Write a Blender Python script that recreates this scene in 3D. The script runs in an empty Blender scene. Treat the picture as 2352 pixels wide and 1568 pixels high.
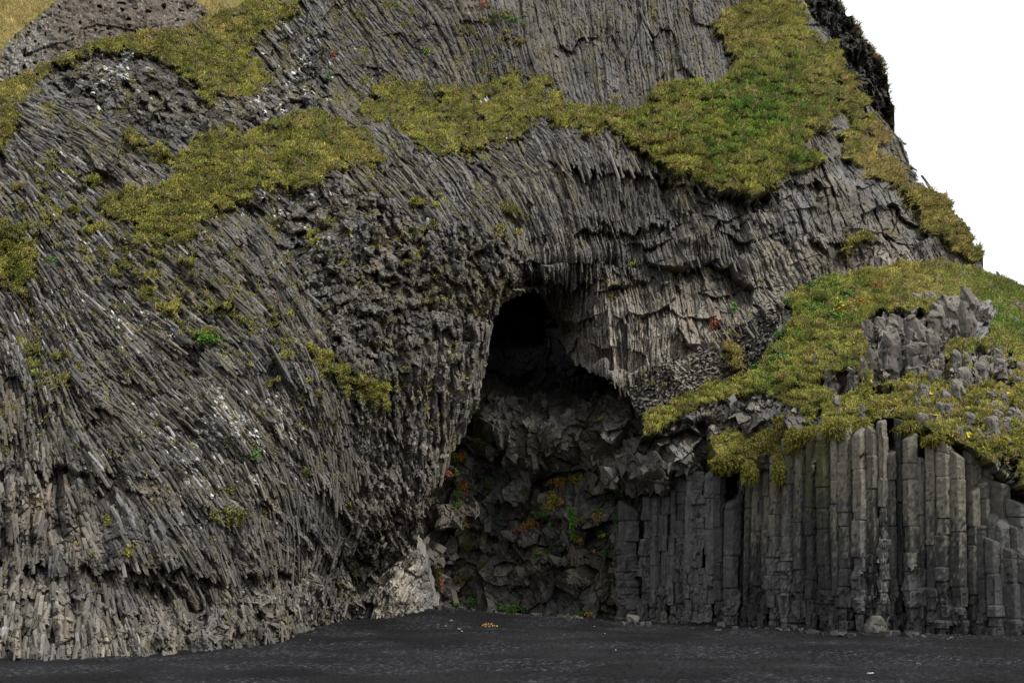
import bpy, bmesh, math
import numpy as np
from mathutils import Vector

# ------------------------------------------------------------------ camera, world, light
SC = bpy.context.scene
F, CAMZ, PITCH = 1406.7, 2.35, math.radians(8.85)
cd = bpy.data.cameras.new('camera')
cam = bpy.data.objects.new('camera', cd)
SC.collection.objects.link(cam)
cam.location = (0, 0, CAMZ)
cam.rotation_euler = (math.pi / 2 + PITCH, 0, 0)
cd.sensor_width = 36.0
cd.lens = F / 1024 * 36
cd.clip_end = 5000
SC.camera = cam

SUN_EL, SUN_AZ = math.radians(48), math.radians(56)      # azimuth from straight behind the camera, towards the right
w = bpy.data.worlds.new('World')
SC.world = w
w.use_nodes = True
nt = w.node_tree
nt.nodes.clear()
sky = nt.nodes.new('ShaderNodeTexSky')
sky.sky_type = 'NISHITA'
sky.sun_disc = False
sky.sun_elevation = SUN_EL
sky.sun_rotation = math.pi - SUN_AZ
sky.dust_density = 4
mixw = nt.nodes.new('ShaderNodeMix')
mixw.data_type = 'RGBA'
mixw.inputs[0].default_value = 0.85                       # thick cloud: most of the sky is an even white
mixw.inputs[7].default_value = (9.0, 9.15, 9.3, 1)
bg = nt.nodes.new('ShaderNodeBackground')
bg.inputs[1].default_value = 0.066
ow = nt.nodes.new('ShaderNodeOutputWorld')
nt.links.new(sky.outputs[0], mixw.inputs[6])
nt.links.new(mixw.outputs[2], bg.inputs[0])
nt.links.new(bg.outputs[0], ow.inputs[0])
sd = bpy.data.lights.new('sun', 'SUN')
sd.energy = 1.5
sd.angle = math.radians(10)
sd.color = (1, 0.96, 0.9)
sun = bpy.data.objects.new('sun', sd)
SC.collection.objects.link(sun)
sv = Vector((math.sin(SUN_AZ) * math.cos(SUN_EL), -math.cos(SUN_AZ) * math.cos(SUN_EL), math.sin(SUN_EL)))
sun.rotation_euler = sv.to_track_quat('Z', 'Y').to_euler()
SC.view_settings.view_transform = 'Standard'
SC.view_settings.look = 'None'
SC.view_settings.exposure = 1.2
SC.view_settings.gamma = 1
SC.cycles.max_bounces = 4
SC.cycles.diffuse_bounces = 3
SC.cycles.glossy_bounces = 2

# ------------------------------------------------------------------ survey: the photograph's own 2352 x 1568 grid to metres
KX = 1024 / 2352
CP, SP = math.cos(PITCH), math.sin(PITCH)
f32 = np.float32


def ray(U, V):
    px = np.asarray(U, f32) * KX - 512
    py = 341 - np.asarray(V, f32) * KX
    y = F * CP - py * SP
    z = F * SP + py * CP
    return px / y, z / y


def at(U, V, D):
    rx, rz = ray(U, V)
    D = np.asarray(D, f32)
    return np.stack([rx * D, D + 0 * rx, CAMZ + rz * D], -1)


def survey(P):
    x, y, z = P[..., 0], P[..., 1], P[..., 2] - CAMZ
    dep = y * CP + z * SP
    return (x / dep * F + 512) / KX, (341 - (z * CP - y * SP) / dep * F) / KX


def ground(U, V):
    return -CAMZ / ray(U, V)[1]


# ------------------------------------------------------------------ noise
def hsh(a, b, seed):
    with np.errstate(over='ignore'):
        h = (np.asarray(a).astype(np.int32).view(np.uint32) * np.uint32(374761393)
             + np.asarray(b).astype(np.int32).view(np.uint32) * np.uint32(668265263) + np.uint32(seed * 974634777 % 4294967296))
        h = (h ^ (h >> np.uint32(13))) * np.uint32(1274126177)
        h = (h ^ (h >> np.uint32(16))) * np.uint32(2246822519)
        return h ^ (h >> np.uint32(15))


def rnd(i, k):
    with np.errstate(over='ignore'):
        h = (i + np.uint32(k * 2654435769 % 4294967296)) * np.uint32(2246822519)
        h = (h ^ (h >> np.uint32(15))) * np.uint32(3266489917)
        h = h ^ (h >> np.uint32(13))
    return (h & np.uint32(0xFFFFFF)).astype(f32) / f32(16777216)


def noise(p, q, seed=0):
    p = np.asarray(p, f32); q = np.asarray(q, f32)
    ip = np.floor(p); iq = np.floor(q)
    fp = p - ip; fq = q - iq
    u = fp * fp * (3 - 2 * fp); v = fq * fq * (3 - 2 * fq)

    def g(dx, dy):
        a = rnd(hsh(ip + dx, iq + dy, seed), 1) * f32(6.2832)
        return np.cos(a) * (fp - dx) + np.sin(a) * (fq - dy)
    n0 = g(0, 0) * (1 - u) + g(1, 0) * u
    n1 = g(0, 1) * (1 - u) + g(1, 1) * u
    return (n0 * (1 - v) + n1 * v) * 1.5


def fbm(p, q, seed=0, oct=4, gain=0.5):
    s = 0; a = 1.0
    for k in range(oct):
        s = s + a * noise(p * 2 ** k, q * 2 ** k, seed + 17 * k)
        a *= gain
    return s


def vor(p, q, seed=0, jit=0.85):
    p = np.asarray(p, f32); q = np.asarray(q, f32)
    ip = np.floor(p); iq = np.floor(q)
    b1 = np.full(p.shape, 1e9, f32); b2 = b1.copy()
    ox = np.zeros(p.shape, f32); oy = ox.copy(); idd = np.zeros(p.shape, np.uint32)
    for dx in (-1, 0, 1):
        for dy in (-1, 0, 1):
            h = hsh(ip + dx, iq + dy, seed)
            ax = p - (ip + dx + 0.5 + jit * (rnd(h, 1) - 0.5))
            ay = q - (iq + dy + 0.5 + jit * (rnd(h, 2) - 0.5))
            d = ax * ax + ay * ay
            m = d < b1
            b2 = np.where(m, b1, np.minimum(b2, d))
            b1 = np.where(m, d, b1)
            ox = np.where(m, ax, ox); oy = np.where(m, ay, oy); idd = np.where(m, h, idd)
    return idd, ox, oy, np.sqrt(b2) - np.sqrt(b1)


def facets(p, q, seed, off, tilt, crack=0.0, cw=0.08, jit=0.85):
    i, ox, oy, e = vor(p, q, seed, jit)
    h = off * (rnd(i, 3) - 0.5) + tilt * ((rnd(i, 4) - 0.5) * ox + (rnd(i, 5) - 0.5) * oy) * 2
    if crack:
        h = h - crack * np.clip(1 - e / cw, 0, 1)
    return h, i, e


def columns(t, s, pitch, seglen, seed, off, prof, crack=0.0):
    """prismatic columns along s: straight sides, broken into lengths that stand out by different amounts"""
    c = t / pitch
    i = np.floor(c)
    hi = hsh(i, i * 0 + 7, seed)
    tx = c - i - 0.5
    sc = s / (seglen * (0.6 + 0.9 * rnd(hi, 1))) + 37 * rnd(hi, 2) + (rnd(hi, 6) - 0.5) * 0.8 * tx
    j = np.floor(sc)
    sx = sc - j
    hj = hsh(i, j, seed + 5)
    r = (rnd(hi, 3) - 0.5) * 0.7
    sl = 0.5 + rnd(hi, 4); sr = 0.5 + rnd(hi, 5)
    ridge = -np.where(tx < r, (r - tx) * sl, (tx - r) * sr)
    h = prof * ridge + off * (rnd(hj, 1) - 0.5) + off * 0.7 * (rnd(hi, 7) - 0.5) + off * 0.5 * (rnd(hj, 2) - 0.5) * (sx - 0.5)
    if crack:
        h = h - crack * np.clip(1 - (0.5 - np.abs(tx)) / 0.1, 0, 1) - crack * 0.7 * np.clip(1 - np.minimum(sx, 1 - sx) / 0.03, 0, 1)
    return h, hj, hi


def sstep(a, b, x):
    t = np.clip((x - a) / (b - a), 0, 1)
    return t * t * (3 - 2 * t)


def lut(pts):
    pts = np.array(pts, float)
    return lambda U: np.interp(U, pts[:, 0], pts[:, 1])


def pip(poly, U, V):
    poly = np.array(poly, float)
    ins = np.zeros(U.shape, bool)
    n = len(poly)
    for a in range(n):
        x0, y0 = poly[a]; x1, y1 = poly[(a + 1) % n]
        if y0 == y1:
            continue
        c = ((V < y0) != (V < y1)) & (U < (x1 - x0) * (V - y0) / (y1 - y0) + x0)
        ins ^= c
    return ins


GU = np.arange(-240, 2600, 8.0)
GV = np.arange(-160, 1700, 8.0)
GUU, GVV = np.meshgrid(GU, GV, indexing='ij')


def blur(m, n):
    for _ in range(n):
        m = (np.roll(m, 1, 0) + np.roll(m, -1, 0) + 2 * m) / 4
        m = (np.roll(m, 1, 1) + np.roll(m, -1, 1) + 2 * m) / 4
    return m


def area(polys, soft=4):
    """soft mask of outlined areas on the survey grid"""
    m = np.zeros(GUU.shape)
    for p in polys:
        wgt = 1.0
        if isinstance(p[0], (int, float)):
            wgt, p = p[0], p[1:]
        m = np.maximum(m, wgt * pip(p, GUU, GVV))
    return blur(m, soft)


def blobs(lst):
    m = np.zeros(GUU.shape)
    for U, V, ru, rv, a in lst:
        m = np.maximum(m, a * np.exp(-(((GUU - U) / ru) ** 2 + ((GVV - V) / rv) ** 2)))
    return m


def grid_sample(G, U, V):
    x = np.clip((U - GU[0]) / 8, 0, len(GU) - 1.001).astype(f32)
    y = np.clip((V - GV[0]) / 8, 0, len(GV) - 1.001).astype(f32)
    i = x.astype(int); j = y.astype(int)
    a = x - i; b = y - j
    G = G.astype(f32)
    return (G[i, j] * (1 - a) + G[i + 1, j] * a) * (1 - b) + (G[i, j + 1] * (1 - a) + G[i + 1, j + 1] * a) * b


def rbf(pts, smooth=0.0, soft=10):
    """smooth surface through surveyed distances, sampled on the survey grid"""
    p = np.array(pts, float)
    X = p[:, :2] / 500; n = len(p)
    r = lambda A, B: np.sqrt(((A[:, None] - B[None]) ** 2).sum(-1) + 0.01)
    K = -r(X, X) + 0
    A = np.zeros((n + 3, n + 3))
    A[:n, :n] = K + smooth * np.eye(n)
    A[:n, n] = 1; A[:n, n + 1:] = X
    A[n, :n] = 1; A[n + 1:, :n] = X.T
    c = np.linalg.solve(A, np.r_[p[:, 2], 0, 0, 0])
    Q = np.stack([GUU.ravel(), GVV.ravel()], -1) / 500
    out = (-r(Q, X) @ c[:n] + c[n] + Q @ c[n + 1:]).reshape(GUU.shape)
    for _ in range(soft):
        e = np.pad(out, 1, mode='edge')
        out = (4 * out + e[2:, 1:-1] + e[:-2, 1:-1] + e[1:-1, 2:] + e[1:-1, :-2]) / 8
    return out


def flow(pts, soft=0.02):
    """along / across coordinates of the columns from measured dips (degrees below horizontal, down to the right)"""
    p = np.array(pts, float)
    th = np.radians(p[:, 2])
    X = p[:, :2]
    d2 = ((GUU[..., None] - X[:, 0]) ** 2 + (GVV[..., None] - X[:, 1]) ** 2)
    wgt = 1 / (d2 + 60 ** 2) ** 1.6
    c = (wgt * np.cos(2 * th)).sum(-1); s = (wgt * np.sin(2 * th)).sum(-1)
    a = np.arctan2(s, c) / 2
    a = np.where(a < -0.3, a + np.pi, a)
    ux, uy = np.cos(a), np.sin(a)

    def poisson(gx, gy, x=None, it=500):
        if x is None:
            x = GUU * gx.mean() + GVV * gy.mean()
        gx = (gx[1:, :] + gx[:-1, :]) * 4; gy = (gy[:, 1:] + gy[:, :-1]) * 4

        def div(ax, ay):
            o = np.zeros(GUU.shape)
            o[:-1] -= ax; o[1:] += ax
            o[:, :-1] -= ay; o[:, 1:] += ay
            return o
        b = div(gx, gy)
        lap = lambda x: div(np.diff(x, axis=0), np.diff(x, axis=1))
        r_ = b - lap(x); d = r_.copy(); rr = (r_ * r_).sum()
        for _ in range(it):
            q = lap(d); al = rr / (d * q).sum()
            x += al * d; r_ -= al * q
            rn = (r_ * r_).sum()
            if rn < 1e-6 * (b * b).sum():
                break
            d = r_ + rn / rr * d; rr = rn
        return x
    def faithful(nx, ny):
        m = np.ones(GUU.shape)
        x = None
        for k in range(30):
            x = poisson(nx * m, ny * m, x, 500 if k == 0 else 120)
            gx, gy = np.gradient(x, 8.0)
            m = blur(np.clip(gx * nx + gy * ny, 0.4, 2.6), 2)
        return x
    return faithful(ux, uy), faithful(-uy, ux)


# ------------------------------------------------------------------ mesh helpers
def link(o):
    SC.collection.objects.link(o)
    return o


def tag(o, label=None, cat=None, group=None, kind=None):
    if label: o['label'] = label
    if cat: o['category'] = cat
    if group: o['group'] = group
    if kind: o['kind'] = kind
    return o


def mesh_np(name, P, faces4=None, faces3=None, tint=None, mat=None, smooth=False):
    me = bpy.data.meshes.new(name)
    P = np.ascontiguousarray(P, f32).reshape(-1, 3)
    loops = []; starts = []; tot = 0
    if faces4 is not None and len(faces4):
        loops.append(faces4.ravel()); starts.append(np.arange(len(faces4)) * 4); tot = len(faces4) * 4
    if faces3 is not None and len(faces3):
        loops.append(faces3.ravel()); starts.append(tot + np.arange(len(faces3)) * 3)
    loops = np.concatenate(loops).astype(np.int32); starts = np.concatenate(starts).astype(np.int32)
    me.vertices.add(len(P)); me.vertices.foreach_set('co', P.ravel())
    me.loops.add(len(loops)); me.loops.foreach_set('vertex_index', loops)
    me.polygons.add(len(starts)); me.polygons.foreach_set('loop_start', starts)
    me.polygons.foreach_set('use_smooth', np.full(len(starts), smooth))
    if tint is not None:
        a = me.attributes.new('tint', 'FLOAT_COLOR', 'POINT')
        c = np.ones((len(P), 4), f32); c[:, :3] = np.asarray(tint).reshape(-1, 3)
        a.data.foreach_set('color', c.ravel())
    me.update(calc_edges=True)
    me.validate()
    if mat: me.materials.append(mat)
    return link(bpy.data.objects.new(name, me))


def tint_material(name, rough=0.85, spec=0.3, nscale=6.0, namp=0.35, bump=0.4, bdist=0.03, sheen=False, trans=0.0, bscale=14.0):
    m = bpy.data.materials.new(name)
    m.use_nodes = True
    n = m.node_tree; L = n.links
    bs = n.nodes['Principled BSDF']
    at_ = n.nodes.new('ShaderNodeAttribute'); at_.attribute_name = 'tint'
    tc = n.nodes.new('ShaderNodeTexCoord')
    nz = n.nodes.new('ShaderNodeTexNoise'); nz.inputs['Scale'].default_value = nscale; nz.inputs['Detail'].default_value = 8
    nz.inputs['Roughness'].default_value = 0.65
    L.new(tc.outputs['Object'], nz.inputs['Vector'])
    mr = n.nodes.new('ShaderNodeMapRange')
    mr.inputs[1].default_value = 0.3; mr.inputs[2].default_value = 0.7
    mr.inputs[3].default_value = 1 - namp; mr.inputs[4].default_value = 1 + namp
    L.new(nz.outputs[0], mr.inputs[0])
    mx = n.nodes.new('ShaderNodeMix'); mx.data_type = 'RGBA'; mx.blend_type = 'MULTIPLY'; mx.inputs[0].default_value = 1
    L.new(at_.outputs['Color'], mx.inputs[6]); L.new(mr.outputs[0], mx.inputs[7])
    L.new(mx.outputs[2], bs.inputs['Base Color'])
    bs.inputs['Roughness'].default_value = rough
    bs.inputs['Specular IOR Level'].default_value = spec
    if bump:
        n2 = n.nodes.new('ShaderNodeTexNoise'); n2.inputs['Scale'].default_value = bscale; n2.inputs['Detail'].default_value = 6
        L.new(tc.outputs['Object'], n2.inputs['Vector'])
        bp = n.nodes.new('ShaderNodeBump'); bp.inputs['Strength'].default_value = bump; bp.inputs['Distance'].default_value = bdist
        L.new(n2.outputs[0], bp.inputs['Height']); L.new(bp.outputs[0], bs.inputs['Normal'])
    return m


M_ROCK = tint_material('basalt')
M_WET = tint_material('damp_basalt', rough=0.7, spec=0.35, nscale=3.0)
M_TUFF = tint_material('tuff', nscale=3.0, namp=0.3)
M_GRASS = tint_material('turf_blades', rough=0.8, spec=0.15, nscale=1.5, namp=0.25, bump=0)
M_LEAF = tint_material('leaves', rough=0.6, spec=0.25, nscale=5.0, namp=0.2, bump=0)
M_SAND = tint_material('black_sand', rough=0.95, spec=0.06, nscale=22.0, namp=0.6, bump=0.8, bdist=0.03, bscale=40.0)
M_STONE = tint_material('loose_stone', nscale=8.0)


class Layer:
    """a sheet of terrain: smooth surveyed surface + relief along its normals"""

    def __init__(self, name, U0, U1, du, vtop, vbot, rows, depth, detail, mat, skirt_top=(6.0, -1.5), skirt_bot=(10.0, None)):
        U = np.arange(U0, U1, du, dtype=f32)
        wv = np.linspace(0, 1, rows, dtype=f32)
        vt = np.asarray(vtop(U), f32); vb = np.maximum(np.asarray(vbot(U), f32), vt + 3)
        UU = np.repeat(U[:, None], rows, 1)
        VV = np.clip(vt.min() + (vb.max() - vt.min()) * wv[None] + 0 * UU, vt[:, None], vb[:, None])
        live = np.diff(VV, axis=1) > 1e-4
        D = grid_sample(depth, UU, VV)
        B = at(UU, VV, D)
        e = f32(3.0)
        tu = at(UU + e, VV, grid_sample(depth, UU + e, VV)) - at(UU - e, VV, grid_sample(depth, UU - e, VV))
        tv = at(UU, VV + e, grid_sample(depth, UU, VV + e)) - at(UU, VV - e, grid_sample(depth, UU, VV - e))
        N = np.cross(tu, tv)
        N /= np.linalg.norm(N, axis=-1, keepdims=True) + 1e-9
        toC = np.array([0, 0, CAMZ], f32) - B
        sgn = np.sign((N * toC).sum(-1, keepdims=True)); sgn[sgn == 0] = 1
        N = N * sgn
        toC /= np.linalg.norm(toC, axis=-1, keepdims=True)
        self.slope = N                                     # true surface normals, for the turf to grow from
        N = 0.35 * N + toC
        N /= np.linalg.norm(N, axis=-1, keepdims=True)
        h, tint, turf, gtint = detail(UU, VV, D)
        P = B + N * h[..., None]
        self.U, self.P, self.N, self.turf, self.gtint, self.du, self.tint = U, P, N, turf, gtint, du, tint
        self.UU, self.VV, self.D = UU, VV, D
        self.live = np.concatenate([live, live[:, -1:]], 1) & np.concatenate([live[:, :1], live], 1)
        Q = [P]; C = [tint]; nt_ = nb_ = 0
        if skirt_top:
            for k in (0.5, 1.0):
                a = P[:, :1].copy(); a[..., 1] += skirt_top[0] * k; a[..., 0] *= 1 + skirt_top[0] * k / a[..., 1]; a[..., 2] += skirt_top[1] * k
                Q.insert(0, a); C.insert(0, tint[:, :1]); nt_ += 1
        if skirt_bot:
            for k in (0.3, 1.0):
                a = P[:, -1:].copy()
                d0 = a[..., 1].copy(); sc = (d0 + skirt_bot[0] * k) / d0
                if skirt_bot[1] is None:       # straight back and a little up, into the rock
                    a[..., 0] *= sc; a[..., 2] = CAMZ + (a[..., 2] - CAMZ) * sc + 0.12 * skirt_bot[0] * k
                else:
                    a[..., 2] += skirt_bot[1] * k
                a[..., 1] = d0 + skirt_bot[0] * k
                Q.append(a); C.append(tint[:, -1:]); nb_ += 1
        A = np.concatenate(Q, 1); T = np.concatenate(C, 1)
        nu, nv = A.shape[:2]
        idx = np.arange(nu * nv).reshape(nu, nv)
        keep = live[:-1] | live[1:]
        one = np.ones((nu - 1, 1), bool)
        keep = np.concatenate([one] * nt_ + [keep] + [one] * nb_, 1)
        f4 = np.stack([idx[:-1, :-1], idx[:-1, 1:], idx[1:, 1:], idx[1:, :-1]], -1)[keep]
        used = np.zeros(nu * nv, bool); used[f4] = True
        renum = np.cumsum(used) - 1
        f4 = renum[f4]
        A = A.reshape(-1, 3)[used]; T = T.reshape(-1, 3)[used]
        self.obj = mesh_np(name, A, f4, None, T, mat)

    def find(self, U, V):
        """point of the finished surface seen at a surveyed position, and its normal"""
        i = int(np.clip(round((U - self.U[0]) / self.du), 1, len(self.U) - 2))
        best = None
        for k in (i - 1, i, i + 1):
            u, v = survey(self.P[k])
            sc = np.hypot(u - U, v - V) + 0.15 * self.P[k][:, 1]
            j = int(np.argmin(sc))
            if best is None or sc[j] < best[0]:
                best = (sc[j], self.P[k, j], self.N[k, j])
        return best[1], best[2]


rng = np.random.default_rng(7)


def col3(*c):
    return np.array(c, f32)


def mix3(a, b, m):
    return a + (b - a) * np.asarray(m)[..., None]


# ------------------------------------------------------------------ turf colours
def turf_colour(U, V, green, dry, rim=None):
    """colour of the grass itself: olive, fresh green or straw, in drifts"""
    n = fbm(U / 60, V / 40, 91, 5, 0.65)
    c = mix3(col3(0.172, 0.166, 0.034), col3(0.100, 0.106, 0.022), sstep(-0.45, 0.45, n))
    c = mix3(c, col3(0.058, 0.118, 0.016), np.clip(green * (0.95 + 0.6 * n), 0, 1))
    c = mix3(c, col3(0.215, 0.165, 0.062), np.clip(dry * (0.7 - 0.7 * n), 0, 1))
    b = sstep(0.25, 0.6, fbm(U / 26, V / 20, 133, 3))
    c = mix3(c, col3(0.115, 0.078, 0.036), 0.5 * b)
    if rim is not None:
        c = mix3(c, col3(0.165, 0.115, 0.062), 0.6 * rim)
    return c


def ledges(U, V, lst):
    """undercuts: below each measured edge the rock steps back and slowly returns"""
    h = 0
    for pts, a, dec in lst:
        L = lut(pts)
        v0 = L(U).astype(f32) + 9 * noise(U / 40, U * 0, 310) + 9 * noise(U / 17, U * 0, 311) + 4 * noise(U / 6, U * 0, 312)
        x0, x1 = pts[0][0], pts[-1][0]
        m = sstep(x0 - 25, x0 + 25, U) * (1 - sstep(x1 - 25, x1 + 25, U))
        m = m * (0.35 + 0.65 * sstep(-0.35, 0.25, noise(U / 55, V / 200, 313)))
        d = V - v0
        h = h - a * m * sstep(-1, 3, d) * np.exp(-np.maximum(d, 0) / dec)
    return h

# ------------------------------------------------------------------ the main cliff
D1 = rbf([
    (-150, 1505, 35), (0, 1505, 35.6), (300, 1500, 36), (500, 1480, 39), (640, 1465, 42), (740, 1435, 48), (840, 1418, 53), (940, 1420, 55.5), (1010, 1420, 57.5),
    (-150, 1050, 38.5), (0, 1050, 38.5), (250, 1050, 39.5), (500, 1150, 41), (700, 1200, 45), (850, 1200, 49), (950, 1150, 52), (1000, 1090, 53.5), (1090, 930, 55),
    (-150, 650, 43), (0, 650, 43), (300, 650, 44.5), (600, 800, 44.5), (800, 800, 48), (950, 850, 51), (1090, 800, 54), (1130, 720, 55),
    (-150, 350, 47), (0, 250, 50), (250, 300, 49.5), (450, 450, 48), (600, 550, 48), (800, 500, 51), (950, 550, 52.5), (1100, 550, 54), (1200, 640, 56), (1270, 630, 56.5),
    (-150, 260, 56), (0, 190, 53), (140, 140, 53.5), (300, 72, 55.5), (480, 40, 59), (590, -10, 62), (450, 200, 54), (650, 200, 57), (650, 20, 60), (720, 120, 60), (700, 330, 53),
    (850, 300, 56), (850, 220, 60), (800, 60, 63), (1000, 200, 63), (1000, 350, 57), (1100, 430, 56), (1000, 0, 66), (1150, 200, 65), (1200, 330, 60),
    (1200, 0, 69), (1350, 100, 68), (1500, 0, 72), (1450, 230, 66), (1400, 310, 62), (1350, 360, 59.5), (1300, 480, 58.5), (1250, 560, 57.5),
    (1600, 180, 69), (1800, 180, 71), (1900, 150, 77), (1700, 50, 77), (1850, 10, 84), (1930, -20, 92), (2000, 150, 88), (2040, 290, 84), (1700, 330, 65), (1600, 430, 61), (1750, 450, 62),
    (1450, 500, 60), (1600, 600, 59.5), (1500, 660, 58.6), (1480, 760, 57.0), (1400, 790, 57.4), (1750, 550, 61), (1790, 700, 60), (1900, 500, 64), (1950, 640, 64), (2050, 550, 67), (2090, 410, 73), (2170, 460, 75), (2250, 620, 75), (2150, 600, 70),
    (1950, 380, 69), (1880, 350, 67), (2352, 660, 78), (2480, 700, 80),
    (1255, 700, 62), (1300, 650, 58.6), (1290, 730, 61), (1350, 700, 58.2), (1270, 770, 63), (1310, 825, 59.5), (1345, 780, 58.2), (1400, 700, 58), (1420, 865, 56.8), (1370, 840, 57.4), (1550, 780, 57.3), (1180, 715, 57.5),
    (1500, 900, 56.6), (1600, 850, 56.9), (1700, 800, 58.5), (1650, 930, 57), (1900, 900, 58), (2100, 800, 60),
], 0.02)
top_line = lut([(-200, 270), (-60, 215), (0, 191), (60, 162), (136, 139), (190, 112), (238, 92), (306, 71), (353, 69), (408, 64), (455, 50), (493, 39), (544, 20),
                (584, -2), (640, -40), (700, -60), (1800, -60), (1835, -10), (1862, 44), (1909, 90), (1938, 146), (1964, 190), (1998, 236), (2036, 280), (2054, 302), (2070, 314), (2090, 365),
                (2096, 405), (2140, 428), (2170, 455), (2200, 500), (2225, 550), (2245, 588), (2257, 632), (2300, 655), (2352, 672), (2500, 710)])


def vt1(U):
    n = noise(U / 9, U * 0, 5) * 3 + noise(U / 30, U * 0, 6) * 5
    return top_line(U) + n * sstep(1850, 1950, U) + 0.35 * n * (1 - sstep(500, 600, U))


bot_line = lut([(-200, 1530), (0, 1520), (300, 1515), (520, 1500), (640, 1490), (700, 1468), (800, 1440), (850, 1440), (940, 1440), (955, 1415), (957, 1255), (972, 1160), (1000, 1105),
                (1030, 1055), (1060, 1010), (1088, 945), (1104, 885), (1113, 840), (1118, 775), (1132, 738), (1160, 698), (1195, 674), (1228, 664), (1256, 690), (1274, 745), (1290, 790), (1318, 832),
                (1360, 852), (1410, 878), (1445, 905), (1480, 985), (1560, 1010), (1700, 1000), (1900, 960), (2352, 900), (2500, 900)])


def vb1(U):
    return bot_line(U) + (noise(U / 7, U * 0, 8) * 7 + noise(U / 24, U * 0, 9) * 11) * sstep(930, 960, U)


T1, S1 = None, None
S1, T1 = flow([
    (0, 250, 45), (200, 320, 34), (330, 280, 38), (60, 450, 58), (250, 420, 50), (400, 600, 46), (420, 800, 44), (250, 680, 52), (100, 700, 64), (50, 950, 82), (300, 930, 50), (550, 950, 35), (420, 1000, 42), (640, 1040, 36),
    (100, 1200, 90), (30, 1350, 92), (250, 1200, 76), (250, 1420, 85), (400, 1150, 56), (600, 1250, 48), (700, 1120, 44), (500, 1420, 60), (650, 1400, 60), (800, 1350, 65), (850, 1050, 62), (950, 1000, 95),
    (700, 800, 55), (650, 600, 58), (800, 650, 70), (950, 700, 80), (1050, 800, 100), (1000, 600, 65), (900, 450, 55), (1050, 480, 58), (700, 200, 62), (620, 330, 45), (500, 330, 40),
    (780, 150, 48), (850, 80, 56), (950, 60, 50), (1000, 180, 60), (1070, 120, 66), (1130, 150, 76), (1200, 80, 84), (1400, 100, 88), (1550, 150, 84), (1650, 80, 82), (1200, 300, 58), (1250, 350, 58), (1150, 420, 55),
    (1350, 360, 78), (1450, 420, 92), (1400, 600, 86), (1600, 550, 80), (1750, 600, 72), (1900, 500, 78), (2000, 480, 70), (1800, 670, 62), (1700, 450, 85), (1500, 780, 100), (1350, 690, 92), (1450, 700, 80),
    (1600, 720, 82), (1300, 660, 90), (1250, 600, 70), (1600, 880, 30), (1850, 60, 42), (1950, 180, 45), (2100, 560, 60), (2200, 540, 55), (1850, 340, 86),
])
TURF1 = area([
    [(-200, 230), (0, 170), (140, 120), (240, 72), (310, 50), (410, 42), (500, 15), (590, -40), (700, -60), (690, 30), (625, 70), (560, 120), (600, 150), (640, 185), (585, 225), (520, 240), (470, 235), (440, 190), (395, 160), (340, 112), (255, 122), (180, 130), (120, 165), (60, 215), (45, 300), (0, 350), (-200, 400)],
    [(460, 300), (560, 305), (640, 280), (720, 252), (820, 285), (885, 350), (875, 385), (760, 395), (720, 440), (620, 425), (560, 470), (480, 500), (440, 560), (350, 555), (250, 495), (205, 470), (330, 432), (430, 405), (340, 355), (255, 300), (300, 300), (400, 355), (440, 335)],
    [(-100, 500), (20, 525), (75, 560), (95, 615), (60, 650), (70, 690), (0, 660), (-100, 640)],
    [0.85, (820, 215), (930, 183), (1030, 208), (1100, 188), (1230, 162), (1290, 195), (1275, 260), (1210, 310), (1120, 340), (1020, 355), (960, 345), (890, 290), (835, 268)],
    [(1255, 240), (1330, 238), (1400, 248), (1480, 258), (1500, 190), (1560, 190), (1650, 195), (1690, 165), (1650, 90), (1620, 45), (1700, 15), (1760, -40), (1830, -20), (1850, 70), (1890, 120), (1915, 190), (1925, 250), (1890, 300), (1840, 335), (1905, 370), (1860, 390), (1800, 410), (1740, 452), (1660, 440), (1600, 420), (1530, 385), (1450, 345), (1420, 312), (1340, 308), (1270, 285)],
    [(1930, 300), (2000, 330), (2060, 370), (2095, 412), (2160, 446), (2230, 555), (2255, 620), (2190, 590), (2130, 540), (2085, 450), (1990, 408), (1928, 372)],
    [0.8, (1880, 70), (1930, 120), (1980, 200), (2030, 290), (2060, 330), (2000, 340), (1940, 280), (1915, 200)],
    [0.9, (1935, 550), (2005, 522), (2010, 550), (1935, 585)],
    [0.75, (695, 795), (760, 805), (805, 855), (895, 890), (890, 950), (800, 925), (720, 860)],
    [0.45, (940, 430), (1030, 430), (1030, 475), (940, 475)], [0.4, (920, 500), (1010, 500), (1000, 620), (920, 600)],
    [0.5, (460, 1165), (560, 1165), (560, 1210), (470, 1210)], [0.45, (700, 480), (760, 500), (820, 640), (700, 560)],
    [0.45, (40, 760), (130, 800), (160, 900), (110, 930), (60, 860)], [0.4, (90, 330), (160, 350), (420, 560), (500, 640), (380, 620), (180, 440)],
    [0.5, (1100, 490), (1180, 460), (1240, 480), (1200, 550), (1110, 540)], [0.35, (1120, 30), (1200, 60), (1230, 110), (1150, 110)],
    [0.6, (1600, 760), (1700, 770), (1720, 860), (1690, 890), (1640, 790)],
    [0.35, (0, 380), (250, 400), (420, 600), (700, 720), (640, 900), (380, 760), (150, 560), (0, 520)],
], 3)
GREEN1 = blobs([(1740, 250, 170, 100, .9), (1680, 330, 120, 70, .6), (1850, 380, 60, 25, .7), (1500, 290, 80, 50, .3), (230, 85, 60, 30, .2), (760, 270, 60, 30, .15)])
DRY1 = blobs([(2050, 380, 110, 120, .9), (1900, 220, 60, 110, .35), (1680, 90, 90, 60, .5), (2180, 520, 90, 90, .7), (400, 60, 200, 30, .5), (60, 170, 100, 40, .4), (850, 340, 60, 50, .4), (1200, 110, 80, 50, .6), (1660, 800, 80, 60, .9)])
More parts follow.
